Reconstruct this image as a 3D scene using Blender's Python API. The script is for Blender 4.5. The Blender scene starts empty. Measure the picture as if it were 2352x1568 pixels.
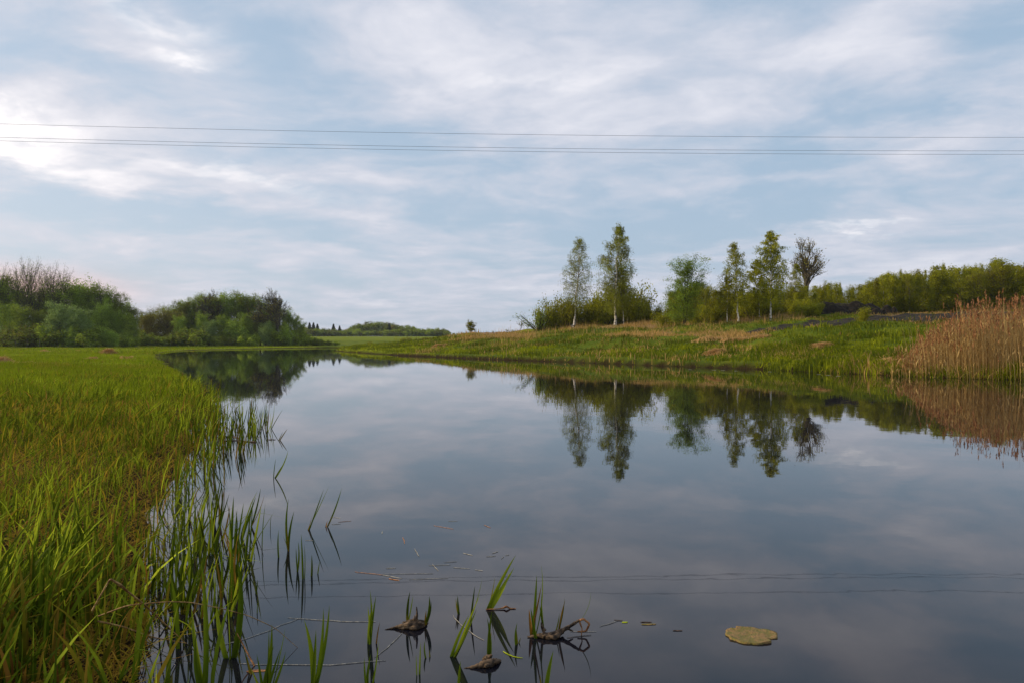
import bpy, math, random
import numpy as np
from mathutils import Vector

S = bpy.context.scene
COL = S.collection
R = math.radians
rng = np.random.default_rng(7)
random.seed(7)

# ------------------------------------------------------------------ camera
F = 1794.0        # focal length in units of a 2352-wide picture
HOR = 787.0       # horizon row there
CH = 1.4          # eye height above the water
cam = bpy.data.cameras.new('camera'); camo = bpy.data.objects.new('camera', cam)
COL.objects.link(camo); S.camera = camo
cam.sensor_width = 36; cam.lens = 36 * F / 2352
cam.clip_start = 0.05; cam.clip_end = 12000
camo.location = (0, 0, CH)
camo.rotation_euler = (R(90) + 3.0 / F, 0, 0)

S.view_settings.view_transform = 'Standard'
S.view_settings.look = 'None'
S.view_settings.exposure = 0.0
S.view_settings.gamma = 1.0
S.render.resolution_x = 1024; S.render.resolution_y = 682

# ------------------------------------------------------------------ node helper
class NT:
    def __init__(s, tree):
        s.t = tree; s.n = tree.nodes; s.l = tree.links; s.n.clear()
    def node(s, typ, ins=None, **kw):
        n = s.n.new(typ)
        for k, v in kw.items(): setattr(n, k, v)
        if ins:
            for k, v in ins.items(): s.put(n.inputs[k], v)
        return n
    def put(s, sock, v):
        if isinstance(v, bpy.types.NodeSocket): s.l.new(v, sock)
        else: sock.default_value = v
    def m(s, op, a, b=0.0, c=0.0, clamp=False):
        n = s.n.new('ShaderNodeMath'); n.operation = op; n.use_clamp = clamp
        s.put(n.inputs[0], a); s.put(n.inputs[1], b); s.put(n.inputs[2], c)
        return n.outputs[0]
    def vm(s, op, a, b=(0, 0, 0)):
        n = s.n.new('ShaderNodeVectorMath'); n.operation = op
        s.put(n.inputs[0], a)
        if op == 'SCALE': s.put(n.inputs[3], b)
        else: s.put(n.inputs[1], b)
        return n.outputs['Value'] if op == 'DOT_PRODUCT' else n.outputs[0]
    def mix(s, f, a, b):
        n = s.n.new('ShaderNodeMix'); n.data_type = 'RGBA'; n.clamp_factor = True
        s.put(n.inputs[0], f)
        s.put(n.inputs[6], a if isinstance(a, bpy.types.NodeSocket) else (*a, 1)[:4])
        s.put(n.inputs[7], b if isinstance(b, bpy.types.NodeSocket) else (*b, 1)[:4])
        return n.outputs[2]
    def noise(s, vec, scale, detail=5, rough=0.55, dist=0.0):
        n = s.node('ShaderNodeTexNoise', {'Vector': vec, 'Scale': scale, 'Detail': detail, 'Roughness': rough, 'Distortion': dist})
        return n.outputs['Fac']
    def rng_(s, v, a, b, c=0.0, d=1.0, smooth=True):
        n = s.n.new('ShaderNodeMapRange'); n.interpolation_type = 'SMOOTHSTEP' if smooth else 'LINEAR'
        n.clamp = True if not smooth else n.clamp
        s.put(n.inputs[0], v); s.put(n.inputs[1], a); s.put(n.inputs[2], b); s.put(n.inputs[3], c); s.put(n.inputs[4], d)
        return n.outputs[0]

# ------------------------------------------------------------------ sky
SUN_EL, SUN_AZ = R(24), R(-84)           # azimuth from +Y, negative to the left
wd = bpy.data.worlds.new('World'); S.world = wd; wd.use_nodes = True
w = NT(wd.node_tree)
D = w.vm('NORMALIZE', w.node('ShaderNodeTexCoord').outputs['Generated'])
sp = w.node('ShaderNodeSeparateXYZ', {0: D})
zc = w.m('MAXIMUM', sp.outputs[2], 0.0)
inv = w.m('DIVIDE', 1.0, w.m('ADD', zc, 0.15))
px = w.m('MULTIPLY', sp.outputs[0], inv); py = w.m('MULTIPLY', sp.outputs[1], inv)
P = w.node('ShaderNodeCombineXYZ', {0: px, 1: py, 2: 0.0}).outputs[0]
wn = w.node('ShaderNodeTexNoise', {'Vector': P, 'Scale': 1.1, 'Detail': 4.0})
warp = w.vm('SCALE', w.vm('SUBTRACT', wn.outputs['Color'], (0.5, 0.5, 0.5)), 0.55)
Pw = w.vm('ADD', P, warp)
mp = w.node('ShaderNodeMapping', {'Vector': Pw, 'Rotation': (0, 0, R(-28)), 'Scale': (1.1, 1.6, 1)})
n_big = w.noise(mp.outputs[0], 0.75, 5, 0.5)
mp2 = w.node('ShaderNodeMapping', {'Vector': Pw, 'Location': (4.3, 1.7, 0), 'Rotation': (0, 0, R(26)), 'Scale': (1.5, 1.7, 1)})
n_mid = w.noise(mp2.outputs[0], 2.3, 8, 0.56)
n_fine = w.noise(w.vm('ADD', mp2.outputs[0], (9, 3, 0)), 7.0, 6, 0.6)
# direction warp so that the placed patches get ragged cloud edges
wn2 = w.node('ShaderNodeTexNoise', {'Vector': P, 'Scale': 2.6, 'Detail': 6.0, 'Roughness': 0.6})
Dw = w.vm('ADD', D, w.vm('SCALE', w.vm('SUBTRACT', wn2.outputs['Color'], (0.5, 0.5, 0.5)), 0.11))
def blob(u, v, a, b, tilt=0.0, src=Dw):
    d = Vector(((u - 1176) / F, 1, (HOR - v) / F)).normalized()
    r = d.cross(Vector((0, 0, 1))).normalized(); t = r.cross(d)
    c, s_ = math.cos(tilt), math.sin(tilt)
    r2 = r * c + t * s_; t2 = -r * s_ + t * c
    q1 = w.m('DIVIDE', w.vm('DOT_PRODUCT', src, tuple(r2)), a / F)
    q2 = w.m('DIVIDE', w.vm('DOT_PRODUCT', src, tuple(t2)), b / F)
    # guard against the mirrored direction behind the camera
    front = w.rng_(w.vm('DOT_PRODUCT', D, tuple(d)), 0.0, 0.3)
    e = w.m('EXPONENT', w.m('MULTIPLY', w.m('ADD', w.m('MULTIPLY', q1, q1), w.m('MULTIPLY', q2, q2)), -1.0))
    return w.m('MULTIPLY', e, front)
def total(items):
    acc = None
    for k, args in items:
        b = w.m('MULTIPLY', blob(*args), k)
        acc = b if acc is None else w.m('ADD', acc, b)
    return acc
whites = total([
    (0.55, (1330, 120, 420, 110, 0.12)), (0.35, (900, 60, 200, 70, -0.2)), (0.45, (300, 60, 190, 55, -0.3)),
    (0.30, (1900, 130, 330, 60, 0.25)), (0.35, (330, 400, 420, 50, -0.15)), (0.30, (80, 260, 320, 90, -0.1)),
    (0.30, (1600, 440, 360, 26, 0.12)), (0.25, (2200, 300, 260, 45, 0.2)), (0.30, (880, 684, 120, 12, 0)),
    (0.25, (780, 260, 90, 30, 0)), (0.30, (1250, 672, 80, 14, 0.15)), (0.35, (1960, 545, 240, 30, 0)), (0.25, (1980, 600, 300, 30, 0))])
blues = total([
    (0.55, (900, 330, 250, 60, -0.15)), (0.40, (700, 190, 200, 40, -0.2)), (0.50, (1150, 470, 420, 60, 0.0)),
    (0.35, (590, 60, 130, 40, -0.3)), (0.40, (2050, 235, 300, 40, 0.3)), (0.35, (2270, 90, 120, 60, 0.3)),
    (0.35, (500, 510, 500, 28, -0.08)), (0.30, (1750, 490, 260, 30, 0.1)), (0.25, (120, 130, 160, 50, 0)), (0.25, (1900, 370, 380, 22, 0.15)), (0.3, (2250, 520, 240, 30, 0.0))])
glows = total([
    (0.85, (-30, 285, 130, 46, -0.1)), (0.42, (420, 122, 52, 15, -0.25)), (0.34, (60, 370, 160, 26, -0.1)),
    (0.30, (1975, 526, 75, 9, -0.03)), (0.25, (560, 405, 200, 18, -0.12)), (0.30, (330, 20, 130, 22, -0.3)), (0.22, (1190, 190, 130, 14, 0.1))])
cov = w.m('ADD', w.m('MULTIPLY', w.m('SUBTRACT', n_big, 0.5), 1.7), w.m('MULTIPLY', w.m('SUBTRACT', n_mid, 0.5), 1.3))
cov = w.m('ADD', cov, w.m('MULTIPLY', w.m('SUBTRACT', n_fine, 0.5), 0.35))
cov = w.m('ADD', w.m('SUBTRACT', w.m('ADD', cov, w.m('MULTIPLY', whites, 0.85)), w.m('MULTIPLY', blues, 0.75)), 0.42)
sky = w.node('ShaderNodeTexSky', sky_type='NISHITA', sun_disc=False, sun_elevation=SUN_EL, sun_rotation=SUN_AZ, air_density=1.0, dust_density=1.5, ozone_density=1.5)
skyc = w.vm('ADD', w.vm('MULTIPLY', sky.outputs[0], (0.25, 0.25, 0.25)), (3.05, 4.05, 5.2))
c1 = w.mix(w.rng_(cov, 0.0, 0.75), skyc, (5.65, 6.05, 7.05))
c2 = w.mix(w.rng_(cov, 0.5, 1.2), c1, (7.7, 7.75, 8.4))
c3 = w.vm('ADD', c2, w.vm('SCALE', (9.0, 7.7, 6.0), w.m('MULTIPLY', glows, w.rng_(n_mid, 0.32, 0.72, 0.25, 1.1))))
# pale mauve air low over the horizon
low = w.m('EXPONENT', w.m('MULTIPLY', zc, -11.0))
lowc = w.mix(w.rng_(n_mid, 0.35, 0.7), (4.1, 4.75, 5.75), (4.9, 5.15, 6.0))
c4 = w.mix(w.m('MULTIPLY', low, 0.72), c3, lowc)
# warm glow low on the left, where the sun goes down
wg = blob(60, 665, 150, 36, 0.0, D)
c5 = w.mix(w.m('MULTIPLY', wg, 0.75), c4, (8.6, 5.0, 4.6))
wl = blob(-500, 500, 900, 500, 0.0, D)
c5 = w.vm('ADD', c5, w.vm('SCALE', (1.3, 0.95, 0.6), wl))
# higher than the photograph shows the cloud sheet gets greyer, as the pond's near reflection suggests
bg = w.node('ShaderNodeBackground', {'Color': c5, 'Strength': 0.109})
w.l.new(bg.outputs[0], w.node('ShaderNodeOutputWorld').inputs[0])

# ------------------------------------------------------------------ sun behind thin cloud, low on the left
sun = bpy.data.lights.new('sun', 'SUN'); suno = bpy.data.objects.new('sun', sun); COL.objects.link(suno)
sun.energy = 4.8; sun.angle = R(12); sun.color = (1.0, 0.82, 0.54)
sd = Vector((math.sin(SUN_AZ) * math.cos(SUN_EL), math.cos(SUN_AZ) * math.cos(SUN_EL), math.sin(SUN_EL)))
suno.rotation_euler = sd.to_track_quat('Z', 'Y').to_euler()

# ------------------------------------------------------------------ materials
def mat(name):
    m = bpy.data.materials.new(name); m.use_nodes = True
    return m, NT(m.node_tree)

def leaf_mat(name, ramp, trans=0.35, rough=0.55, spec=0.25, objvar=0.0):
    """ramp: list of (pos, rgb) read with the per-blade 'tint' attribute"""
    m, t = mat(name)
    a = t.node('ShaderNodeAttribute', attribute_name='tint').outputs['Fac']
    if objvar:
        oi = t.node('ShaderNodeObjectInfo').outputs['Random']
        a = t.m('ADD', a, t.m('MULTIPLY', t.m('SUBTRACT', oi, 0.5), objvar))
    cr = t.node('ShaderNodeValToRGB', {0: a})
    el = cr.color_ramp.elements
    while len(el) < len(ramp): el.new(0.5)
    for e, (p, c) in zip(el, ramp): e.position = p; e.color = (*c, 1)
    c = cr.outputs[0]
    b = t.node('ShaderNodeBsdfPrincipled', {'Base Color': c, 'Roughness': rough, 'Specular IOR Level': spec * 0.25})
    tr = t.node('ShaderNodeBsdfTranslucent', {'Color': c})
    mx = t.node('ShaderNodeMixShader', {0: trans, 1: b.outputs[0], 2: tr.outputs[0]})
    t.l.new(mx.outputs[0], t.node('ShaderNodeOutputMaterial').inputs[0])
    return m

def bark_mat(name, c1, c2, scale=8, zs=0.3, rough=0.85, lo=0.4, hi=0.6):
    m, t = mat(name)
    co = t.node('ShaderNodeTexCoord').outputs['Object']
    mp = t.node('ShaderNodeMapping', {'Vector': co, 'Scale': (1, 1, zs)})
    f = t.rng_(t.noise(mp.outputs[0], scale, 5, 0.6), lo, hi)
    b = t.node('ShaderNodeBsdfPrincipled', {'Base Color': t.mix(f, c1, c2), 'Roughness': rough, 'Specular IOR Level': 0.2})
    bp = t.node('ShaderNodeBump', {'Height': f, 'Strength': 0.4, 'Distance': 0.02})
    t.l.new(bp.outputs[0], b.inputs['Normal'])
    t.l.new(b.outputs[0], t.node('ShaderNodeOutputMaterial').inputs[0])
    return m

M = {}
M['birch_bark'] = bark_mat('birch_bark', (0.03, 0.025, 0.02), (0.62, 0.56, 0.48), 2.2, 1.6, 0.7, 0.42, 0.5)
M['dark_bark'] = bark_mat('dark_bark', (0.022, 0.018, 0.010), (0.06, 0.048, 0.028))
M['grey_bark'] = bark_mat('grey_bark', (0.03, 0.028, 0.022), (0.075, 0.068, 0.052))
M['rhizome'] = bark_mat('rhizome', (0.02, 0.012, 0.007), (0.12, 0.075, 0.042), 45, 1, 0.55)
M['stick'] = bark_mat('stick', (0.02, 0.014, 0.010), (0.09, 0.05, 0.032), 30, 1, 0.6)
M['orange_stem'] = bark_mat('orange_stem', (0.16, 0.06, 0.02), (0.42, 0.19, 0.07), 40, 1, 0.6)
M['dry_stem'] = bark_mat('dry_stem', (0.17, 0.085, 0.025), (0.40, 0.24, 0.08), 30, 1, 0.6)
M['post'] = bark_mat('post', (0.07, 0.06, 0.05), (0.16, 0.14, 0.11))
M['wire'] = bark_mat('wire', (0.16, 0.19, 0.24), (0.20, 0.23, 0.29), 5, 1, 0.6)
M['pale_strand'] = bark_mat('pale_strand', (0.16, 0.15, 0.13), (0.33, 0.31, 0.27), 30, 1, 0.6)

M['iris'] = leaf_mat('iris', [(0.0, (0.20, 0.09, 0.02)), (0.12, (0.17, 0.14, 0.012)), (0.25, (0.04, 0.058, 0.004)),
                              (0.6, (0.085, 0.13, 0.007)), (1.0, (0.46, 0.52, 0.03))], 0.3, 0.7, 0.08)
M['marsh'] = leaf_mat('marsh', [(0.0, (0.26, 0.13, 0.03)), (0.12, (0.38, 0.27, 0.022)), (0.24, (0.055, 0.065, 0.006)),
                                (0.55, (0.11, 0.15, 0.008)), (1.0, (0.36, 0.42, 0.022))], 0.36, 0.7, 0.06)
M['meadow'] = leaf_mat('meadow', [(0.0, (0.30, 0.19, 0.05)), (0.12, (0.24, 0.22, 0.015)), (0.3, (0.09, 0.13, 0.006)), (0.6, (0.18, 0.235, 0.007)),
                                  (1.0, (0.27, 0.33, 0.010))], 0.45, 0.7, 0.1)
M['bank_grass'] = leaf_mat('bank_grass', [(0.0, (0.55, 0.34, 0.14)), (0.2, (0.34, 0.23, 0.06)), (0.34, (0.085, 0.075, 0.010)),
                                          (0.6, (0.085, 0.12, 0.009)), (0.8, (0.17, 0.19, 0.009)), (1.0, (0.30, 0.33, 0.012))], 0.35, 0.7, 0.1)
M['straw'] = leaf_mat('straw', [(0.0, (0.36, 0.21, 0.08)), (1.0, (0.70, 0.48, 0.22))], 0.2, 0.7, 0.1)
M['reed'] = leaf_mat('reed', [(0.0, (0.14, 0.065, 0.02)), (0.5, (0.38, 0.245, 0.09)), (1.0, (0.64, 0.46, 0.20))], 0.3, 0.7, 0.1)
M['plume'] = leaf_mat('plume', [(0.0, (0.17, 0.07, 0.03)), (1.0, (0.38, 0.19, 0.09))], 0.25, 0.8, 0.1)
M['birch_leaf'] = leaf_mat('birch_leaf', [(0.0, (0.22, 0.14, 0.06)), (0.2, (0.17, 0.17, 0.03)), (0.7, (0.25, 0.27, 0.025)), (1.0, (0.38, 0.40, 0.035))], 0.35, 0.7, 0.1)
M['thicket_leaf'] = leaf_mat('thicket_leaf', [(0.0, (0.15, 0.12, 0.014)), (0.4, (0.21, 0.215, 0.012)), (0.8, (0.30, 0.31, 0.014)), (1.0, (0.50, 0.48, 0.03))], 0.48, 0.7, 0.1, 0.45)
M['fresh_leaf'] = leaf_mat('fresh_leaf', [(0.0, (0.12, 0.15, 0.02)), (0.5, (0.20, 0.29, 0.03)), (1.0, (0.34, 0.46, 0.06))], 0.4, 0.7, 0.1, 0.4)
M['dark_leaf'] = leaf_mat('dark_leaf', [(0.0, (0.11, 0.10, 0.02)), (0.5, (0.18, 0.24, 0.025)), (1.0, (0.36, 0.45, 0.045))], 0.35, 0.7, 0.1, 0.6)
M['willow_leaf'] = leaf_mat('willow_leaf', [(0.0, (0.12, 0.17, 0.045)), (0.5, (0.19, 0.27, 0.07)), (1.0, (0.33, 0.42, 0.14))], 0.3, 0.7, 0.1, 0.3)
M['olive_leaf'] = leaf_mat('olive_leaf', [(0.0, (0.16, 0.11, 0.03)), (0.5, (0.20, 0.18, 0.03)), (1.0, (0.30, 0.29, 0.04))], 0.3, 0.7, 0.1, 0.3)
M['needle'] = leaf_mat('needle', [(0.0, (0.012, 0.025, 0.016)), (1.0, (0.035, 0.06, 0.03))], 0.1, 0.7, 0.2, 0.2)

def ground_mat():
    m, t = mat('ground')
    co = t.node('ShaderNodeTexCoord').outputs['Object']
    st = t.node('ShaderNodeAttribute', attribute_name='straw').outputs['Fac']
    mud_and_shade = t.node('ShaderNodeAttribute', attribute_name='mud_and_shade').outputs['Fac']
    lit = t.node('ShaderNodeAttribute', attribute_name='meadow').outputs['Fac']
    n1 = t.noise(co, 0.35, 6, 0.6); n2 = t.noise(co, 3.0, 6, 0.65)
    mp = t.node('ShaderNodeMapping', {'Vector': co, 'Scale': (0.3, 0.9, 1)})
    n3 = t.noise(mp.outputs[0], 0.5, 5, 0.6)
    g = t.mix(t.rng_(n1, 0.35, 0.65), (0.055, 0.085, 0.010), (0.13, 0.145, 0.012))
    g = t.mix(t.rng_(n2, 0.4, 0.7), g, (0.085, 0.125, 0.010))
    mg = t.mix(t.rng_(n1, 0.35, 0.7), (0.14, 0.175, 0.008), (0.22, 0.255, 0.010))
    g = t.mix(lit, g, mg)
    sm = t.m('ADD', st, t.m('ADD', t.m('MULTIPLY', t.m('SUBTRACT', n3, 0.5), 1.1), t.m('MULTIPLY', t.m('SUBTRACT', n2, 0.5), 0.6)))
    g = t.mix(t.rng_(sm, 0.42, 0.7), g, t.mix(n2, (0.17, 0.10, 0.05), (0.30, 0.20, 0.10)))
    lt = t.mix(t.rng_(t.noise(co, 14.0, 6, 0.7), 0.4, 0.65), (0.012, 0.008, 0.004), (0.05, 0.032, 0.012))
    g = t.mix(mud_and_shade, g, lt)
    b = t.node('ShaderNodeBsdfPrincipled', {'Base Color': g, 'Roughness': 0.95, 'Specular IOR Level': 0.03})
    bp = t.node('ShaderNodeBump', {'Height': t.m('ADD', n2, t.noise(co, 12, 5, 0.7)), 'Strength': 0.7, 'Distance': 0.12})
    t.l.new(bp.outputs[0], b.inputs['Normal'])
    t.l.new(b.outputs[0], t.node('ShaderNodeOutputMaterial').inputs[0])
    return m
M['ground'] = ground_mat()

def soil_mat():
    m, t = mat('soil')
    co = t.node('ShaderNodeTexCoord').outputs['Object']
    n = t.noise(co, 1.6, 8, 0.7)
    mp = t.node('ShaderNodeMapping', {'Vector': co, 'Scale': (0.25, 3.2, 1)})
    n2 = t.noise(mp.outputs[0], 1.0, 4, 0.6)
    c = t.mix(t.rng_(n, 0.35, 0.7), (0.006, 0.005, 0.004), (0.035, 0.025, 0.018))
    c = t.mix(t.rng_(n2, 0.56, 0.68), c, (0.06, 0.06, 0.02))
    b = t.node('ShaderNodeBsdfPrincipled', {'Base Color': c, 'Roughness': 0.9, 'Specular IOR Level': 0.15})
    bp = t.node('ShaderNodeBump', {'Height': n, 'Strength': 0.9, 'Distance': 0.2})
    t.l.new(bp.outputs[0], b.inputs['Normal'])
    t.l.new(b.outputs[0], t.node('ShaderNodeOutputMaterial').inputs[0])
    return m
M['soil'] = soil_mat()

def water_mat():
    m, t = mat('water')
    co = t.node('ShaderNodeTexCoord').outputs['Object']
    n1 = t.noise(co, 1.3, 3, 0.5); n2 = t.noise(co, 6.0, 2, 0.5)
    patch = t.rng_(t.noise(co, 0.05, 3, 0.5), 0.35, 0.65, 0.35, 1.0)
    h = t.m('MULTIPLY', t.m('ADD', t.m('MULTIPLY', n1, 0.0016), t.m('MULTIPLY', n2, 0.00012)), patch)
    bp = t.node('ShaderNodeBump', {'Height': h, 'Strength': 1.0, 'Distance': 1.0})
    c = t.mix(t.rng_(t.noise(co, 0.9, 5, 0.6), 0.4, 0.7), (0.004, 0.005, 0.009), (0.011, 0.009, 0.013))
    b = t.node('ShaderNodeBsdfPrincipled', {'Base Color': c, 'Roughness': 0.015, 'IOR': 1.333, 'Normal': bp.outputs[0]})
    t.l.new(b.outputs[0], t.node('ShaderNodeOutputMaterial').inputs[0])
    return m
M['water'] = water_mat()

def pad_mat():
    m, t = mat('lily_pad')
    co = t.node('ShaderNodeTexCoord').outputs['Object']
    n = t.noise(co, 28, 6, 0.65); n2 = t.noise(co, 90, 4, 0.6)
    c = t.mix(t.rng_(n, 0.4, 0.6), (0.13, 0.11, 0.025), (0.21, 0.13, 0.048))
    c = t.mix(t.rng_(n2, 0.6, 0.68), c, (0.045, 0.03, 0.012))
    b = t.node('ShaderNodeBsdfPrincipled', {'Base Color': c, 'Roughness': 0.6, 'Specular IOR Level': 0.15})
    bp = t.node('ShaderNodeBump', {'Height': t.m('ADD', n, n2), 'Strength': 0.8, 'Distance': 0.006})
    t.l.new(bp.outputs[0], b.inputs['Normal'])
    t.l.new(b.outputs[0], t.node('ShaderNodeOutputMaterial').inputs[0])
    return m
M['pad'] = pad_mat()

# ------------------------------------------------------------------ mesh helpers
class MB:
    def __init__(s): s.V = []; s.Q = []; s.T = []; s.A = []; s.n = 0
    def add(s, V, Q=None, T=None, tint=0.5):
        V = np.asarray(V, float).reshape(-1, 3)
        s.V.append(V)
        if Q is not None and len(Q): s.Q.append(np.asarray(Q, int).reshape(-1, 4) + s.n)
        if T is not None and len(T): s.T.append(np.asarray(T, int).reshape(-1, 3) + s.n)
        s.A.append(np.broadcast_to(np.asarray(tint, float), (len(V),)))
        s.n += len(V)
    def mesh(s, name, material, smooth=True, extra=None):
        V = np.concatenate(s.V); A = np.concatenate(s.A)
        Q = np.concatenate(s.Q) if s.Q else np.zeros((0, 4), int)
        T = np.concatenate(s.T) if s.T else np.zeros((0, 3), int)
        me = bpy.data.meshes.new(name)
        me.vertices.add(len(V)); me.vertices.foreach_set('co', V.astype(np.float32).ravel())
        nl = len(Q) * 4 + len(T) * 3
        me.loops.add(nl); me.loops.foreach_set('vertex_index', np.concatenate([Q.ravel(), T.ravel()]).astype(np.int32))
        me.polygons.add(len(Q) + len(T))
        st = np.concatenate([np.arange(len(Q)) * 4, len(Q) * 4 + np.arange(len(T)) * 3])
        me.polygons.foreach_set('loop_start', st.astype(np.int32))
        me.update(calc_edges=True)
        at = me.attributes.new('tint', 'FLOAT', 'POINT'); at.data.foreach_set('value', A.astype(np.float32))
        for k, v in (extra or {}).items():
            a = me.attributes.new(k, 'FLOAT', 'POINT'); a.data.foreach_set('value', v.astype(np.float32))
        if smooth: me.polygons.foreach_set('use_smooth', np.ones(len(Q) + len(T), bool))
        me.materials.append(material)
        me.validate()
        return me

def link(name, me, parent=None, loc=None):
    o = bpy.data.objects.new(name, me); COL.objects.link(o)
    if parent: o.parent = parent
    if loc is not None: o.location = loc
    return o
def tag(o, label=None, cat=None, group=None, kind=None):
    if label: o['label'] = label
    if cat: o['category'] = cat
    if group: o['group'] = group
    if kind: o['kind'] = kind
    return o
def empty(name, loc, label, cat, group=None, rz=0.0):
    o = bpy.data.objects.new(name, None); COL.objects.link(o)
    o.location = loc; o.rotation_euler = (0, 0, rz); o.empty_display_size = 0.2
    return tag(o, label, cat, group)

def tube(path, rad, sides=5):
    P_ = np.asarray(path, float); n = len(P_); rad = np.broadcast_to(np.asarray(rad, float), (n,))
    d = np.gradient(P_, axis=0); d /= np.linalg.norm(d, axis=1, keepdims=True) + 1e-9
    ref = np.array([0.31, 0.95, 0.05]) if abs(d[0] @ np.array([0.31, 0.95, 0.05])) < 0.9 else np.array([0.95, -0.2, 0.2])
    a = np.cross(d, ref); a /= np.linalg.norm(a, axis=1, keepdims=True) + 1e-9
    b = np.cross(d, a)
    an = np.arange(sides) * 2 * np.pi / sides
    V = P_[:, None] + rad[:, None, None] * (np.cos(an)[None, :, None] * a[:, None] + np.sin(an)[None, :, None] * b[:, None])
    i = np.arange(n - 1)[:, None] * sides; j = np.arange(sides)[None]; k = (j + 1) % sides
    Q = np.stack([i + j, i + k, i + sides + k, i + sides + j], -1).reshape(-1, 4)
    return V.reshape(-1, 3), Q

def blades(mb, base, h, wd_, head, lean, tint, S_=4, fac=None, tipdrop=0.0):
    """vectorised grass blades: base (N,3); head = lean azimuth; lean = horizontal run / height"""
    N = len(base); t = np.linspace(0, 1, S_ + 1)[None]
    face = fac if fac is not None else head + np.pi / 2 + rng.normal(0, 0.7, N)
    run = (lean * h)[:, None] * t ** 1.9
    z = h[:, None] * (t - np.asarray(tipdrop).reshape(-1, 1) * t ** 3)
    c = np.stack([base[:, 0:1] + np.cos(head)[:, None] * run, base[:, 1:2] + np.sin(head)[:, None] * run, base[:, 2:3] + z], -1)
    wp = np.array([0.75, 1.0, 0.95, 0.7, 0.0]) if S_ == 4 else (np.array([0.8, 1.0, 0.75, 0.0]) if S_ == 3 else np.array([1.0, 0.8, 0.0]))
    side = np.stack([np.cos(face), np.sin(face), np.zeros(N)], -1)[:, None] * (wd_[:, None] * 0.5 * wp[None])[..., None]
    L = (c - side)[:, :S_]; Rr = (c + side)[:, :S_]; tip = c[:, S_:]
    V = np.concatenate([L, Rr, tip], 1)
    nv = 2 * S_ + 1; o = np.arange(N)[:, None] * nv
    i = np.arange(S_ - 1)[None]
    Q = np.stack([o + i, o + S_ + i, o + S_ + i + 1, o + i + 1], -1).reshape(-1, 4)
    T = np.stack([o[:, 0] + S_ - 1, o[:, 0] + 2 * S_ - 1, o[:, 0] + 2 * S_], -1)
    mb.add(V.reshape(-1, 3), Q, T, np.repeat(tint, nv))

def leaves(mb, C, size, tint, up=0.0):
    """rhombic leaves (or leaf sprays) at centres C"""
    N = len(C)
    a = rng.normal(size=(N, 3)); a[:, 2] += up * rng.choice([-1, 1], N); a /= np.linalg.norm(a, axis=1, keepdims=True)
    b = np.cross(a, rng.normal(size=(N, 3))); b /= np.linalg.norm(b, axis=1, keepdims=True) + 1e-9
    s = np.broadcast_to(size, (N,))[:, None]
    V = np.stack([C - a * s * 0.6, C - b * s * 0.33, C + a * s * 0.6, C + b * s * 0.33], 1)
    Q = np.arange(N * 4).reshape(-1, 4)
    mb.add(V.reshape(-1, 3), Q, None, np.repeat(tint, 4))

# ------------------------------------------------------------------ place: shoreline and terrain
def K(v): return CH * F / (v - HOR)
def shore(u, v):
    y = K(v); return ((u - 1176) / F * y, y)
left = [(-1.2, -3), (-1.35, 1.5), shore(215, 1568), shore(262, 1260), shore(325, 1105), shore(372, 1005), shore(455, 930), shore(452, 905),
        shore(430, 882), shore(396, 850), shore(368, 830), shore(352, 816), shore(362, 809), shore(405, 804.5), shore(500, 801.8),
        shore(620, 799.7), shore(700, 798.6), (-53, 232)]
right = [(-40, 205), (-36, 170), shore(766, 804.6), shore(830, 809.5), shore(900, 814.5), shore(1034, 820.6), shore(1150, 825), shore(1263, 829), shore(1463, 837),
         shore(1600, 842), shore(1722, 846), shore(1924, 856), shore(2114, 864.6), shore(2352, 872.5), (30, 25), (60, 20), (140, 18), (140, -3)]
poly = np.array(left + right)
# round it by Chaikin cutting
for _ in range(2):
    nx = np.roll(poly, -1, 0); poly = np.stack([poly * .75 + nx * .25, poly * .25 + nx * .75], 1).reshape(-1, 2)

def wob(x, y, f, seed):
    r = np.random.default_rng(seed); out = 0
    for k in range(5):
        a = r.uniform(0, 2 * np.pi); ff = f * r.uniform(0.6, 1.9)
        out = out + np.sin((x * np.cos(a) + y * np.sin(a)) * ff + r.uniform(0, 6.28))
    return out / 5 * 1.6

def sdist(x, y):
    """signed distance to the pond's edge, positive on land"""
    x = np.asarray(x, float).ravel(); y = np.asarray(y, float).ravel()
    best = np.full(x.shape, 1e18); inside = np.zeros(x.shape, bool)
    A = poly; B = np.roll(poly, -1, 0)
    for (ax, ay), (bx, by) in zip(A, B):
        dx, dy = bx - ax, by - ay; L2 = dx * dx + dy * dy + 1e-12
        t = np.clip(((x - ax) * dx + (y - ay) * dy) / L2, 0, 1)
        best = np.minimum(best, (x - ax - t * dx) ** 2 + (y - ay - t * dy) ** 2)
        c = ((ay > y) != (by > y)) & (x < (bx - ax) * (y - ay) / (by - ay + 1e-15) + ax)
        inside ^= c
    d = np.sqrt(best); d = np.where(inside, -d, d)
    sc = np.clip(np.hypot(x, y) / 60, 0.12, 1.0) + .42 * (x < -1.9) * (y < 24)
    return d + wob(x, y, 0.9, 3) * 0.35 * sc + wob(x, y, 3.1, 5) * 0.10 * sc

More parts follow.
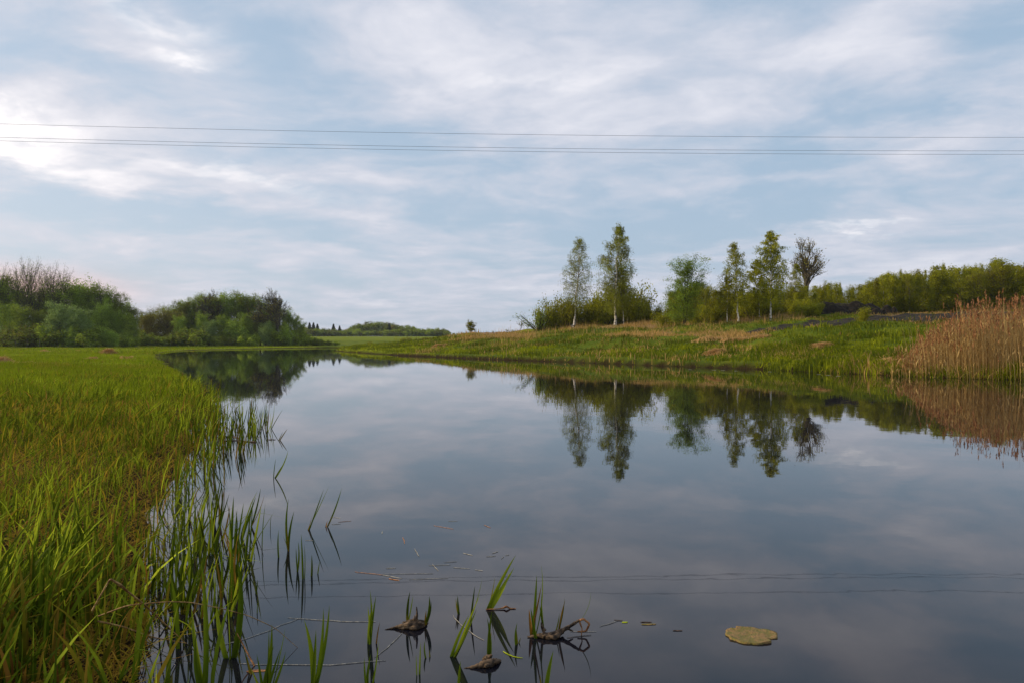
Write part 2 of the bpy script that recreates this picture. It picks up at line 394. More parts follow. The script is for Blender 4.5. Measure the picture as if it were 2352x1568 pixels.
def cp(u, v, Y): return ((u - 1176) / F * Y, Y, CH - (v - HOR) / F * Y)
def cz(u, Y, z): return ((u - 1176) / F * Y, Y, z)
ctrl = [
    cz(1318, 62.5, .45), cp(1318, 800, 72), cp(1318, 781, 84), cp(1318, 766, 100), cp(1318, 757, 114), cz(1318, 145, 3.6),
    cz(1500, 52, .45), cp(1500, 803, 60), cp(1500, 780, 75), cp(1500, 760, 95), cp(1500, 749, 114), cz(1500, 145, 4.3),
    cz(1722, 47, .45), cp(1722, 801, 55), cp(1722, 783, 65), cp(1722, 764, 78), cp(1722, 743, 95), cp(1722, 738, 120),
    cz(1924, 38.5, .4), cp(1924, 808, 45), cp(1924, 786, 52), cp(1924, 764, 62), cp(1924, 751, 70), cp(1924, 733, 90), cp(1924, 727, 100), cz(1924, 130, 5.8),
    cz(2114, 35, .35), cp(2114, 806, 42), cp(2114, 778, 50), cp(2114, 751, 60), cp(2114, 731, 80), cp(2114, 725, 100), cz(2114, 130, 5.8),
    cz(2352, 32, .3), cz(2352, 40, 1.1), cz(2352, 50, 2.1), cp(2352, 746, 60), cp(2352, 729, 80), cp(2352, 724, 100), cz(2352, 135, 5.8),
    cz(2900, 40, 1.2), cz(2900, 60, 2.8), cz(2900, 100, 5), (150, 40, 2), (150, 120, 6),
    cz(1150, 70, .4), cp(1150, 797, 85), cp(1150, 782, 105), cp(1150, 769, 130), cp(1150, 766, 150),
    cz(1030, 80, .35), cp(1030, 798, 100), cp(1030, 785, 125), cp(1030, 772, 150), cz(1030, 200, 2.3),
    cz(900, 97, .25), cz(900, 130, .7), cz(900, 170, .9), cz(800, 150, .35), cz(800, 200, .5), cz(900, 235, .7),
    cz(700, 245, .5), cp(690, 779, 290), cz(1000, 250, .9), cp(1000, 779, 290), cz(1200, 290, 2.6),
    cp(690, 773, 560), cp(860, 772, 560), cp(1030, 773, 560), cz(1500, 560, 5.5), cz(2400, 560, 6), cz(300, 560, 6), (0, 1500, 8), (1500, 1500, 8), (-1500, 1500, 8),
    cz(1500, 200, 6.0), cz(1320, 200, 4.6), cz(2100, 200, 8.5), cz(2400, 200, 8.5), cz(1800, 200, 7.4),
    (-2.5, 2, .10), (-6, 10, .10), (-10, 18, .12), (-15, 28, .15), (-30, 40, .2), (-30, 60, .2), (-60, 80, .25), (-45, 92, .22), (-100, 100, .3),
    (-70, 150, .25), (-120, 190, .35), (-85, 200, .35), (-110, 230, .5), (-68, 240, .5), (-200, 150, .8), (-150, 320, 2), (-100, 320, 2.2), (-60, 300, 2.4),
    (0, -10, .5), (30, -12, .5), (100, -12, .5), (-60, -10, .3), (-400, 100, 2), (400, 100, 6), (-10, 8, .12), (-20, 20, .15)]
C_ = np.array(ctrl); CX = C_[:, :2]; CZ = C_[:, 2]
Dm = np.linalg.norm(CX[:, None] - CX[None], axis=-1)
n_ = len(CX)
Am = np.zeros((n_ + 1, n_ + 1)); Am[:n_, :n_] = Dm - np.eye(n_) * 0.0; Am[:n_, n_] = 1; Am[n_, :n_] = 1
sol = np.linalg.solve(Am, np.append(CZ, 0)); WR, W0 = sol[:n_], sol[n_]

def sm(t): t = np.clip(t, 0, 1); return t * t * (3 - 2 * t)
def H(x, y, d=None):
    x = np.asarray(x, float).ravel(); y = np.asarray(y, float).ravel()
    if d is None: d = sdist(x, y)
    z = np.full(x.shape, W0)
    for (cx, cy), wt in zip(CX, WR): z += wt * np.hypot(x - cx, y - cy)
    z = np.maximum(z, 0.07)
    far = np.clip(np.hypot(x, y) / 50, 0.08, 1)
    hum = (wob(x, y, 1.3, 11) * 0.12 + wob(x, y, 0.45, 12) * 0.22 + wob(x, y, 3.3, 13) * 0.03) * np.where(x > -12, 1, 0.45) * far
    right_side = sm((x + 12) / 8) * sm((y - 22) / 8)
    hum = hum * (0.25 + 1.5 * right_side * sm(d / 8))
    e_ = d - 9 + wob(x, y, .22, 14) * 2.6
    z = z + right_side * .42 * (sm(e_ / 1.1) - sm(e_ / 9))
    z = z + hum * sm(d / 5)
    wdt = 0.5 + 0.25 * right_side
    land = 0.02 + (np.maximum(z, 0.05) - 0.02) * sm((d + 0.05) / wdt)
    bed = np.maximum(-0.9, d * (0.09 + 0.35 * right_side)) + 0.02
    return np.where(d > 0, land, bed)
def H1(x, y): return float(H([x], [y])[0])

def axis(parts):
    out = []
    for a, b, st in parts: out += list(np.arange(a, b, st))
    return out
def geo(start, end, first, ratio):
    out = []; p = start; s_ = first; sg = 1 if end > start else -1
    while (end - p) * sg > 0: p += sg * s_; s_ *= ratio; out.append(p)
    return out
gx = sorted(geo(-130, -1500, 1.5, 1.25)) + axis([(-130, -14, .8), (-14, 3, .16), (3, 62, .7)]) + [62] + geo(62, 1500, 1.5, 1.25)
gy = sorted(geo(-4, -300, .8, 1.3)) + axis([(-4, 16, .16), (16, 120, .6), (120, 270, 1.2)]) + [270] + geo(270, 1600, 2.5, 1.2)
gx = np.array(gx); gy = np.array(gy)
GX, GY = np.meshgrid(gx, gy); dG = sdist(GX, GY); GZ = H(GX, GY, dG)
X_, Y_ = GX.ravel(), GY.ravel()
nxg, nyg = len(gx), len(gy)
ii = (np.arange(nyg - 1)[:, None] * nxg + np.arange(nxg - 1)[None]).ravel()
Qg = np.stack([ii, ii + 1, ii + 1 + nxg, ii + nxg], -1)

def straw_amt(x, y, d):
    """where last year's dry grass shows (0..1)"""
    x = np.asarray(x, float).ravel(); y = np.asarray(y, float).ravel()
    u = 1176 + x / np.maximum(y, 1) * F
    rs = (x > -14) & (y > 25)
    hill = sm((d - 12) / 8) * rs * sm((u - 1000) / 90)
    leftpart = 1 - sm((u - 1420) / 260)
    st = hill * (0.24 + 0.36 * leftpart) + .07 * rs
    band = np.exp(-((d - 19 + wob(x, y, .2, 21) * 2.0) / 4.0) ** 2) * rs * sm((u - 1040) / 60) * (1 - sm((u - 1950) / 100))
    st = st + band * 0.42
    top = np.exp(-((y - 97) / 9.0) ** 2) * sm((u - 1200) / 100) * (1 - sm((u - 1830) / 50)) * (y > 60)
    st = st + top * 0.3
    st = st + wob(x, y, .55, 22) * 0.16 * (st > 0.03)
    pat = wob(x, y, .16, 23) + .8 * wob(x, y, .42, 24)
    st = st * np.clip(.7 + 1.9 * pat, .0, 2.2)
    return np.clip(st, 0, 1)
straw = straw_amt(X_, Y_, dG)
meadow = ((X_ < -8) | (Y_ > 120)) * sm((Y_ - 24) / 16) * 1.0
meadow = np.where((Y_ > 235) & (Y_ < 292), 0.15, meadow) * np.where(Y_ > 290, 0.5, 1.0)
mud_and_shade = np.where(X_ < 2, 1 - sm((Y_ - 12) / 12), 0) ; mud_and_shade = np.maximum(mud_and_shade, 1 - sm((dG - 0.25) / 0.4)); mud_and_shade = np.where((X_ < -14) & (Y_ > 30), (1 - sm((dG - .1) / .2)), mud_and_shade)  # mud, plus a dark waterline strip painting in the shade under the bank overhang
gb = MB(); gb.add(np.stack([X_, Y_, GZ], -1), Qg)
tag(link('ground', gb.mesh('ground', M['ground'], True, {'straw': straw, 'mud_and_shade': mud_and_shade, 'meadow': meadow})), kind='structure')

wb = MB()
wx = np.linspace(-75, 150, 40); wy = np.linspace(-12, 262, 40)
WX, WY = np.meshgrid(wx, wy)
ii = (np.arange(39)[:, None] * 40 + np.arange(39)[None]).ravel()
wb.add(np.stack([WX.ravel(), WY.ravel(), np.zeros(1600)], -1), np.stack([ii, ii + 1, ii + 41, ii + 40], -1))
tag(link('water', wb.mesh('water', M['water'], False)), kind='structure')

FIELD = np.array([((u - 1176) / F * Y, Y) for u, Y in [(1660, 77), (1800, 73), (1950, 70), (2120, 64), (2400, 61), (3000, 60), (3000, 97), (2380, 96), (2120, 96), (1990, 92), (1880, 86), (1760, 82)]])
def in_field(x, y, grow=0.0):
    jx = x + wob(x, y, 1.2, 31) * .5; jy = y + wob(x, y, 1.0, 32) * .6
    ins = np.zeros(x.shape, bool); A = FIELD; B = np.roll(FIELD, -1, 0)
    for (ax, ay), (bx, by) in zip(A, B):
        ins ^= ((ay > jy) != (by > jy)) & (jx < (bx - ax) * (jy - ay) / (by - ay + 1e-15) + ax)
    return ins
# ploughed strip draped over the slope
def draped(name, lift, material, res=0.8):
    pts = FIELD
    x0, y0 = pts.min(0); x1, y1 = pts.max(0)
    xs = np.arange(x0, x1 + res, res); ys = np.arange(y0, y1 + res, res)
    XX, YY = np.meshgrid(xs, ys); x, y = XX.ravel(), YY.ravel()
    ins = in_field(x, y).reshape(XX.shape)
    cell = (ins[:-1, :-1] & ins[1:, :-1] & ins[:-1, 1:] & ins[1:, 1:]).ravel()
    n = len(xs); i0 = (np.arange(len(ys) - 1)[:, None] * n + np.arange(n - 1)[None]).ravel()[cell]
    z = H(x, y) + lift + np.abs(wob(x, y, 2.3, 33)) * 0.05
    b = MB(); b.add(np.stack([x, y, z], -1), np.stack([i0, i0 + 1, i0 + 1 + n, i0 + n], -1))
    return link(name, b.mesh(name, material))
tag(draped('ploughed_field', 0.07, M['soil']), kind='structure')

# ------------------------------------------------------------------ grass (stuff)
def scatter(n, u0, u1, y0, y1, p=1.0):
    """random points in the view wedge between two depths (density falls as 1/depth^p)"""
    t = rng.random(n)
    if abs(p - 2) < 1e-6: y = y0 * (y1 / y0) ** t
    else: y = (y0 ** (2 - p) + t * (y1 ** (2 - p) - y0 ** (2 - p))) ** (1 / (2 - p))
    u = rng.uniform(u0, u1, n)
    return (u - 1176) / F * y, y

def clumped(n, per, sg, u0, u1, y0, y1, p):
    cx_, cy_ = scatter(n // per + 1, u0, u1, y0, y1, p)
    k = rng.integers(0, len(cx_), n)
    return cx_[k] + rng.normal(0, sg, n), cy_[k] + rng.normal(0, sg, n), k
# near: broad iris and sedge leaves in the left corner
mb = MB()
x, y, kk = clumped(9500, 9, .045, -450, 760, 1.75, 5.4, 0.6)
d = sdist(x, y)
keep = (d > -0.75) & (rng.random(len(x)) < np.where(d > .1, 1, np.clip(.34 + d * .62, .0, 1)))
dens = (0.62 + 0.95 * wob(x, y, 2.2, 41)) * np.clip((5.6 - y) / 1.6, .25, 1)
keep &= rng.random(len(x)) < np.clip(dens, .06, 1)
x, y, d = x[keep], y[keep], d[keep]; n = len(x)
h = rng.uniform(.13, .38, n) * np.clip(1 + .4 * wob(x, y, 2.6, 61), .5, 1.35)
tint = np.clip(rng.beta(1.3, 1.6, n) * .9 + .15 * wob(x, y, 1.7, 42) + .12, 0, 1); dead = rng.random(n) < .10; tint[dead] = rng.uniform(0, .15, dead.sum()); h[dead] *= .75
z = np.maximum(H(x, y, d), -.06)
blades(mb, np.stack([x, y, z - .01], -1), h, rng.uniform(.008, .021, n), rng.normal(0.5, 1.5, n), np.minimum(rng.gamma(1.5, .22, n), 1.0), tint, 4, rng.normal(0, .8, n), np.where(rng.random(n) < .15, .45, 0.05))
tag(link('iris_leaves', mb.mesh('iris_leaves', M['iris'])), 'broad dark green iris and sedge leaves crowding the near left corner', 'plants', None, 'stuff')

# middle: olive and yellow sedge
mb = MB()
x, y, kk = clumped(56000, 11, .06, -300, 620, 3.6, 34, 1.2)
d = sdist(x, y)
keep = (d > -0.85) & (rng.random(len(x)) < np.where(d > .1, 1, np.clip(.5 + d * .75, .02, 1)))
keep &= rng.random(len(x)) < np.clip(.64 + .85 * wob(x, y, 1.3, 43) - .26 * np.exp(-((y - 8.5) / 3.0) ** 2), .10, 1) * np.clip((33 - y) / 16, 0, 1)
x, y, d = x[keep], y[keep], d[keep]; n = len(x)
h = rng.uniform(.12, .34, n) * np.clip(1 + .45 * wob(x, y, 1.6, 60), .45, 1.5)
edge = sm((0.9 - d) / 0.9); h *= 1 + .2 * edge
yel = wob(x, y, .8, 44) * .14 - .13 * np.exp(-((y - 8.5) / 3.0) ** 2) + .12 * edge
tint = np.clip(rng.beta(1.6, 1.6, n) * .8 + .16 + yel, 0, 1); dead = rng.random(n) < .09; tint[dead] = rng.uniform(0, .2, dead.sum())
z = np.maximum(H(x, y, d), -.06)
blades(mb, np.stack([x, y, z - .01], -1), h, rng.uniform(.006, .014, n) * np.clip(y / 8, 1, 1.9), rng.normal(0.3, 1.6, n), np.minimum(rng.gamma(1.4, .34, n), 1.6), tint, 4, rng.normal(0, .9, n), np.where(rng.random(n) < .38, rng.uniform(.4, .8, n), 0.05))
# short litter and dead stems close to the mud
x, y = scatter(34000, -300, 560, 2.2, 18, 0.9); d = sdist(x, y); k_ = d > -.25; x, y, d = x[k_], y[k_], d[k_]; n = len(x)
blades(mb, np.stack([x, y, np.maximum(H(x, y, d), 0.0) + .004], -1), rng.uniform(.02, .09, n), rng.uniform(.003, .008, n), rng.uniform(0, 6.28, n), rng.uniform(1.0, 4.5, n), rng.uniform(0, .15, n) ** 1.0, 3)
tag(link('marsh_sedge', mb.mesh('marsh_sedge', M['marsh'])), 'olive and yellow sedge over brown litter on the wet left bank', 'plants', None, 'stuff')

# far left meadow
mb = MB()
for n0, y0, y1, hw, ww in ((60000, 13, 40, (.12, .30), .010), (55000, 34, 100, (.12, .28), .022), (42000, 90, 235, (.15, .35), .06)):
    x, y = scatter(n0, -60, 720, y0, y1, 1.1); d = sdist(x, y)
    k_ = (d > .02) & (rng.random(len(x)) < sm((y - 11) / 12)) & (x < -4.5); x, y, d = x[k_], y[k_], d[k_]; n = len(x)
    h = rng.uniform(*hw, n) * np.clip(.85 + .5 * wob(x, y, .5, 45), .3, 1.7)
    tint = np.clip(rng.beta(2, 2, n) * .7 + .15 + .22 * wob(x, y, .16, 46) + .14 * wob(x, y, .9, 47), .05, 1); dead = rng.random(n) < .05; tint[dead] = rng.uniform(0, .12, dead.sum())
    blades(mb, np.stack([x, y, H(x, y, d) - .01], -1), h, rng.uniform(.7, 1.5, n) * ww, rng.normal(0.3, 1.7, n), rng.gamma(1.4, .25, n), tint, 3, rng.normal(0, .9, n))
tag(link('meadow_grass', mb.mesh('meadow_grass', M['meadow'])), 'bright yellow-green meadow grass reaching back to the left wood', 'grass', None, 'stuff')

# right bank
mb = MB()
for n0, u0, u1, y0, y1, dmin, dmax, hh, ww, pp in ((36000, 560, 2500, 29, 120, .02, 1.9, (.22, .55), .045, 1.0), (38000, 1750, 2500, 29, 60, -.2, 9, (.15, .38), .03, 1.0),
        (90000, 740, 2500, 34, 125, 1.2, 200, (.10, .36), .05, 1.0), (18000, 640, 1100, 110, 245, -.2, 60, (.15, .45), .09, 1.0)):
    x, y = scatter(n0 * 2, u0, u1, y0, y1, pp); d = sdist(x, y)
    k_ = (d > dmin) & (d < dmax) & (x > -45) & (~in_field(x, y) | (rng.random(len(x)) < .06)); x, y, d = x[k_], y[k_], d[k_]; n = len(x)
    st = straw_amt(x, y, d)
    h = rng.uniform(*hh, n) * np.clip(.85 + .6 * wob(x, y, .7, 48) + .5 * wob(x, y, 2.4, 58), .2, 2.0) * (1 + .5 * st)
    tint = np.clip(rng.beta(2, 2, n) * .5 + .36 + .24 * wob(x, y, .35, 49) + .14 * wob(x, y, 1.4, 50), .25, 1)
    isst = rng.random(n) < st * 1.35; tint[isst] = rng.uniform(0, .26, isst.sum())
    low_ = (d < 7); tint[low_ & ~isst] = np.clip(tint[low_ & ~isst] + .12, 0, 1)
    blades(mb, np.stack([x, y, np.maximum(H(x, y, d), -.1) - .02], -1), h, rng.uniform(.7, 1.4, n) * ww, rng.uniform(0, 6.28, n), rng.gamma(1.4, .25, n), tint, 3, rng.normal(0, .7, n))
tag(link('bank_grass', mb.mesh('bank_grass', M['bank_grass'])), 'tufted green and straw coloured grass covering the right bank', 'grass', None, 'stuff')

# tall dry weeds along the brow of the bank, under the birches
mb = MB()
x, y = scatter(11000, 1060, 1850, 86, 122, 1.0); d = sdist(x, y)
k_ = rng.random(len(x)) < np.clip(.35 + .8 * wob(x, y, .4, 51), .02, 1); x, y, d = x[k_], y[k_], d[k_]; n = len(x)
blades(mb, np.stack([x, y, H(x, y, d) - .02], -1), rng.gamma(3, .16, n) + .15, rng.uniform(.02, .05, n), rng.uniform(0, 6.28, n), rng.gamma(1.3, .14, n), rng.uniform(0, .30, n), 3, rng.normal(0, .7, n))
tag(link('dry_weeds', mb.mesh('dry_weeds', M['bank_grass'])), 'tall reddish brown dry weeds along the brow of the right bank', 'plants', None, 'stuff')

# ------------------------------------------------------------------ reed bed (stuff)
def reed_bed():
    mb = MB(); pl = MB()
    x, y = scatter(34000, 2000, 3100, 28.0, 41, 1.0); d = sdist(x, y); u = 1176 + x / y * F
    dens = sm((u - 2048 - 6 * (d - 1)) / 70) * sm((9.5 - d) / 4) + .05 * sm((u - 2030) / 30) * (d < 6)
    dens = dens * np.clip(.85 + .5 * wob(x, y, 1.2, 57), .2, 1.2)
    k_ = (d > -.35) & (rng.random(len(x)) < dens * .56); x, y, d, u = x[k_], y[k_], d[k_], u[k_]; n = len(x)
    z = np.maximum(H(x, y, d), -.2) - .03
    h = rng.normal(.94, .21, n) * (.45 + 2.0 * sm((u - 2040) / 240) + .18 * wob(x, y, 1.5, 52))
    tall = rng.random(n) < .05; h = np.where(tall & (u < 2200), rng.uniform(1.4, 2.3, n), h)
    h = np.clip(h * .94, .4, 2.9)
    h = np.where(rng.random(n) < .06, h * 1.14, h)
    head = rng.normal(2.9, 1.4, n); lean = np.abs(rng.normal(0, .11, n)) + .02
    tint = np.clip(rng.normal(.5, .2, n) + .12 * wob(x, y, .9, 53), 0, 1)
    blades(mb, np.stack([x, y, z], -1), h, rng.uniform(.010, .020, n), head, lean, tint, 4, rng.normal(0, .5, n))
    # leaves on stalks
    for q in range(3):
        t = rng.uniform(.25, .85, n); lz = z + h * t; run = lean * h * t ** 1.9
        lx = x + np.cos(head) * run; ly = y + np.sin(head) * run
        blades(mb, np.stack([lx, ly, lz], -1), rng.uniform(.12, .4, n), rng.uniform(.012, .028, n), rng.uniform(0, 6.28, n), rng.uniform(.2, .8, n), np.clip(tint + rng.normal(.05, .15, n), 0, 1), 3, rng.normal(0, .9, n), rng.uniform(0, .7, n))
    # collapsed stalks at the foot
    m = 2600; i = rng.integers(0, n, m)
    blades(mb, np.stack([x[i] + rng.normal(0, .3, m), y[i] - .2, np.maximum(z[i], 0) + .03], -1), rng.uniform(.15, .5, m), rng.uniform(.012, .022, m), rng.uniform(2.2, 6.2, m), rng.uniform(.8, 2.8, m), rng.uniform(0, .6, m), 3)
    # plumes
    j = np.nonzero(rng.random(n) < .38)[0]
    tx = x[j] + np.cos(head[j]) * lean[j] * h[j]; ty = y[j] + np.sin(head[j]) * lean[j] * h[j]; tz = z[j] + h[j]
    for q in range(7):
        nn = len(j); o = q / 7 * .26
        blades(pl, np.stack([tx + rng.normal(0, .012, nn), ty + rng.normal(0, .012, nn), tz - .2 + o], -1), rng.uniform(.08, .15, nn), rng.uniform(.018, .04, nn), rng.uniform(0, 6.28, nn), rng.uniform(.1, .6, nn), rng.random(nn), 3, rng.uniform(0, 3.1, nn), rng.uniform(0, .7, nn))
    r = link('reed_bed', mb.mesh('reed_bed', M['reed']))
    tag(r, 'dense stand of tall dry brown reeds at the right water edge', 'reeds', None, 'stuff')
    link('plumes', pl.mesh('plumes', M['plume']), r)['kind'] = 'stuff'
reed_bed()

# ------------------------------------------------------------------ trees
def curve_pts(p0, dirv, L, n, rs, droop=0.0, jit=0.06):
    p = np.array(p0, float); d = np.array(dirv, float); out = [p.copy()]
    for i in range(n):
        d = d + rs.normal(0, jit, 3); d[2] -= droop / n; d /= np.linalg.norm(d)
        p = p + d * (L / n); out.append(p.copy())
    return np.array(out)

def broadleaf(seed, Ht, tr, clear, env, nb, up, droop, nleaf, size, leafm, barkm, sig=.35, hang=0.0, stems=1, lean=(0, 0), twig=5, wg=.6, skew=1.0, top=1.0, twig_r=.016):
    """returns (trunk mesh, branch mesh, crown mesh) of one tree, base at the origin"""
    rs = np.random.default_rng(seed); tb = MB(); bb = MB(); anchors = []; bid = []; bid_c = []
    for sidx in range(stems):
        a0 = rs.uniform(0, 6.28); sp_ = 0 if stems == 1 else .05
        hh = Ht * (1 if sidx == 0 else rs.uniform(.72, .98))
        n = 12; tt = np.linspace(0, 1, n)
        wx = np.cumsum(rs.normal(0, .012, n)) * Ht * .6; wy = np.cumsum(rs.normal(0, .012, n)) * Ht * .6
        T = np.stack([wx - wx[0] + lean[0] * tt * Ht + np.cos(a0) * (sp_ * .2 + sp_ * 1.9 * tt) * Ht * (stems > 1),
                      wy - wy[0] + lean[1] * tt * Ht + np.sin(a0) * (sp_ * .2 + sp_ * 1.9 * tt) * Ht * (stems > 1), tt * hh * top], -1)
        T[0, 2] = -.25
        rad = tr * (1 - .88 * tt) * (1 + .5 * np.exp(-tt * 30)) * (1 if stems == 1 else .7)
        tb.add(*tube(T, np.maximum(rad, .012), 7))
        for i in range(nb // stems):
            t = clear + (1 - clear) * min(1, ((i + rs.random()) / (nb // stems))) ** skew
            t = min(t, .985)
            p = np.array([np.interp(t, tt, T[:, k]) for k in range(3)])
            az = i * 2.399 + rs.normal(0, .4) + sidx
            e = (t - clear) / (1 - clear)
            L = max(.25, env(e) * Ht * rs.uniform(.6, 1.15))
            u_ = up * (.7 + .6 * e) + rs.normal(0, .12)
            dv = np.array([np.cos(az) * np.cos(u_), np.sin(az) * np.cos(u_), np.sin(u_)])
            B = curve_pts(p, dv, L / max(.45, np.cos(u_)), 5, rs, droop * .5)
            r0 = max(.012, min(tr * .45, L * .02) * (1 - .5 * t))
            bb.add(*tube(B, np.linspace(r0, .010, 6), 4))
            nt = max(2, int(twig * (.5 + L / (Ht * .18))))
            for q in range(nt):
                s_ = rs.uniform(.22, 1); k = s_ * 5; i0 = min(4, int(k)); q0 = B[i0] + (B[i0 + 1] - B[i0]) * (k - i0)
                dd = (B[i0 + 1] - B[i0]); dd /= np.linalg.norm(dd) + 1e-9; dd = dd + rs.normal(0, .7, 3); dd[2] += .2 - droop * .6; dd /= np.linalg.norm(dd)
                W = curve_pts(q0, dd, max(.25, L * rs.uniform(.22, .5)), 3, rs, droop, .15)
                bb.add(*tube(W, np.linspace(twig_r, .007, 4), 3))
                anchors += list(W[1:])
            anchors.append(B[-1]); anchors.append(B[3]); bid += [len(bid_c)] * (len(anchors) - len(bid)); bid_c.append(0)
    if hang:
        for q in range(9): anchors.append(T[-1] + rs.normal(0, .05, 3) + (0, 0, (q - 2) * .007 * Ht)); bid.append(0)
    A = np.array(anchors); ct = .55 * rs.uniform(0, 1, len(bid_c))[np.array(bid)] + .45 * rs.uniform(0, 1, len(A))
    wgt = rs.gamma(2.5 if hang else wg, 1, len(A)); wgt /= wgt.sum()
    cb = MB()
    if nleaf:
        idx = rs.choice(len(A), nleaf, p=wgt)
        Cc = A[idx] + rs.normal(0, sig, (nleaf, 3)) * (1, 1, .8)
        if hang:
            st = rs.uniform(0, 1, (nleaf,)) ** 1.3 * hang
            st = st * np.clip(1.25 - 1.0 * A[idx][:, 2] / Ht, .28, 1)
            Cc = A[idx] + np.stack([rs.normal(0, sig, nleaf), rs.normal(0, sig, nleaf), -st], -1)
            off = rs.normal(0, sig * 1.1, (len(A), 3, 2)) * np.clip(1.4 - A[:, 2] / Ht, .5, 1)[:, None, None]; pick = rs.integers(0, 3, nleaf)
            Cc[:, :2] = A[idx][:, :2] + off[idx, pick] + rs.normal(0, .07, (nleaf, 2))
        Cc = Cc[Cc[:, 2] > .1]
        m_ = len(Cc)
        tint = np.clip(.7 * ct[idx[:m_]] + .3 * rs.random(m_), 0, 1)
        leaves(cb, Cc, rs.uniform(.6, 1.4, m_) * size, tint, 1.2 if hang else 0.2)
    zz = np.concatenate([v[:, 2] for v in bb.V]); zm = np.quantile(zz, .9995)
    if nleaf: zm = max(zm, np.quantile(cb.V[0][:, 2], .9985))
    for q_ in (tb, bb, cb): q_.V = [v * (Ht / zm) for v in q_.V]
    tm = tb.mesh('trunk', M[barkm]); bm = bb.mesh('branches', M['grey_bark'] if barkm == 'birch_bark' else M[barkm])
    cm = cb.mesh('crown', M[leafm], False) if nleaf else None
    return tm, bm, cm

def bare(seed, Ht, tr, depth, barkm, spread=.55, nleaf=0, leafm='olive_leaf', fork=.25, twr=.02, size=.18):
    rs = np.random.default_rng(seed); tb = MB(); bb = MB(); tips = []
    def rec(p, d, L, r, k):
        B = curve_pts(p, d, L, 4, rs, -.05, .10)
        (tb if k == 0 else bb).add(*tube(B, np.linspace(r, max(twr * .55, r * .62), 5), 6 if k < 2 else 3))
        if k >= depth: tips.append(B[-1]); tips.append(B[2]); return
        nc = rs.integers(2, 4) + (1 if k else 2)
        for c in range(nc):
            s_ = rs.uniform(.45, 1) if c else 1.0
            i0 = min(3, int(s_ * 4)); q = B[i0] + (B[i0 + 1] - B[i0]) * (s_ * 4 - i0)
            dd = B[-1] - B[-2]; dd = dd / np.linalg.norm(dd); v = rs.normal(0, 1, 3); v -= v @ dd * dd; v /= np.linalg.norm(v)
            a = spread * rs.uniform(.35, 1.2) * (1 if c else .3)
            nd = dd * math.cos(a) + v * math.sin(a); nd[2] += .12; nd /= np.linalg.norm(nd)
            rec(q, nd, L * rs.uniform(.6, .85) * (1 if c else 1.05), max(twr * .6, r * rs.uniform(.45, .65)), k + 1)
    rec(np.array([0, 0, -.2]), np.array([rs.normal(0, .04), rs.normal(0, .04), 1.0]), Ht * fork * 1.25, tr, 0)
    A = np.array(tips); zmax = max(b[:, 2].max() for b in bb.V)
    f = Ht / zmax
    for b in (tb, bb): b.V = [v * f for v in b.V]
    cb = MB(); cm = None
    if nleaf:
        idx = rs.integers(0, len(A), nleaf); leaves(cb, A[idx] * f + rs.normal(0, .22, (nleaf, 3)), rs.uniform(.6, 1.4, nleaf) * size, rs.random(nleaf))
        cm = cb.mesh('crown', M[leafm], False)
    return tb.mesh('trunk', M[barkm]), bb.mesh('branches', M[barkm]), cm

def shrub(seed, Ht, Rr, nleaf, size, leafm, barkm='dark_bark'):
    """many-stemmed bush with foliage to the ground"""
    rs = np.random.default_rng(seed); bb = MB(); A = []
    for i in range(16):
        az = rs.uniform(0, 6.28); el = rs.uniform(.5, 1.5); L = Ht * rs.uniform(.6, 1.0) / (.55 + .45 * math.sin(el))
        dv = np.array([np.cos(az) * np.cos(el) * Rr / Ht * 1.1, np.sin(az) * np.cos(el) * Rr / Ht * 1.1, np.sin(el)])
        B = curve_pts((rs.normal(0, .15 * Rr), rs.normal(0, .15 * Rr), -.1), dv, L, 6, rs, .1, .10)
        bb.add(*tube(B, np.linspace(.05, .012, 7), 4))
        for q in range(8):
            k = rs.integers(1, 6); dd = B[k + 1] - B[k]; dd = dd / np.linalg.norm(dd) + rs.normal(0, .7, 3); dd /= np.linalg.norm(dd)
            W = curve_pts(B[k], dd, L * rs.uniform(.18, .35), 3, rs, .1, .15); bb.add(*tube(W, np.linspace(.018, .007, 4), 3)); A += list(W[1:])
        A += list(B[2:])
    A = np.array(A); idx = rs.integers(0, len(A), nleaf); ct = rs.random(len(A))
    Cc = A[idx] + rs.normal(0, .075 * (Rr + Ht) * .5 + .05, (nleaf, 3)); k_ = Cc[:, 2] > .03; Cc = Cc[k_]; idx = idx[k_]
    cb = MB(); leaves(cb, Cc, rs.uniform(.6, 1.4, len(Cc)) * size, np.clip(.5 * ct[idx] + .5 * rs.random(len(Cc)), 0, 1))
    zm = np.quantile(cb.V[0][:, 2], .998)
    for q_ in (bb, cb): q_.V = [v * (Ht / zm) for v in q_.V]
    return bb.mesh('stems', M[barkm]), None, cb.mesh('foliage', M[leafm], False)

def conifer(seed, Ht):
    rs = np.random.default_rng(seed); tb = MB(); cb = MB()
    tb.add(*tube([(0, 0, -.3), (0, 0, Ht * .5), (0, 0, Ht * .99)], [.25, .15, .02], 6))
    N = 2600; t = rs.random(N) ** .75 * .93 + .06
    lay = np.floor(t * 26) / 26; az = rs.uniform(0, 6.28, N); L = (1 - lay) ** .85 * Ht * .19 * (.7 + .3 * np.sin(az * 5 + lay * 40)) * rs.uniform(.2, 1, N) ** .6
    C0 = np.stack([np.cos(az) * L, np.sin(az) * L, lay * Ht - L * .25 + rs.normal(0, .12, N)], -1)
    leaves(cb, C0, rs.uniform(.35, .8, N), rs.random(N), .3)
    return tb.mesh('trunk', M['dark_bark']), None, cb.mesh('crown', M['needle'], False)

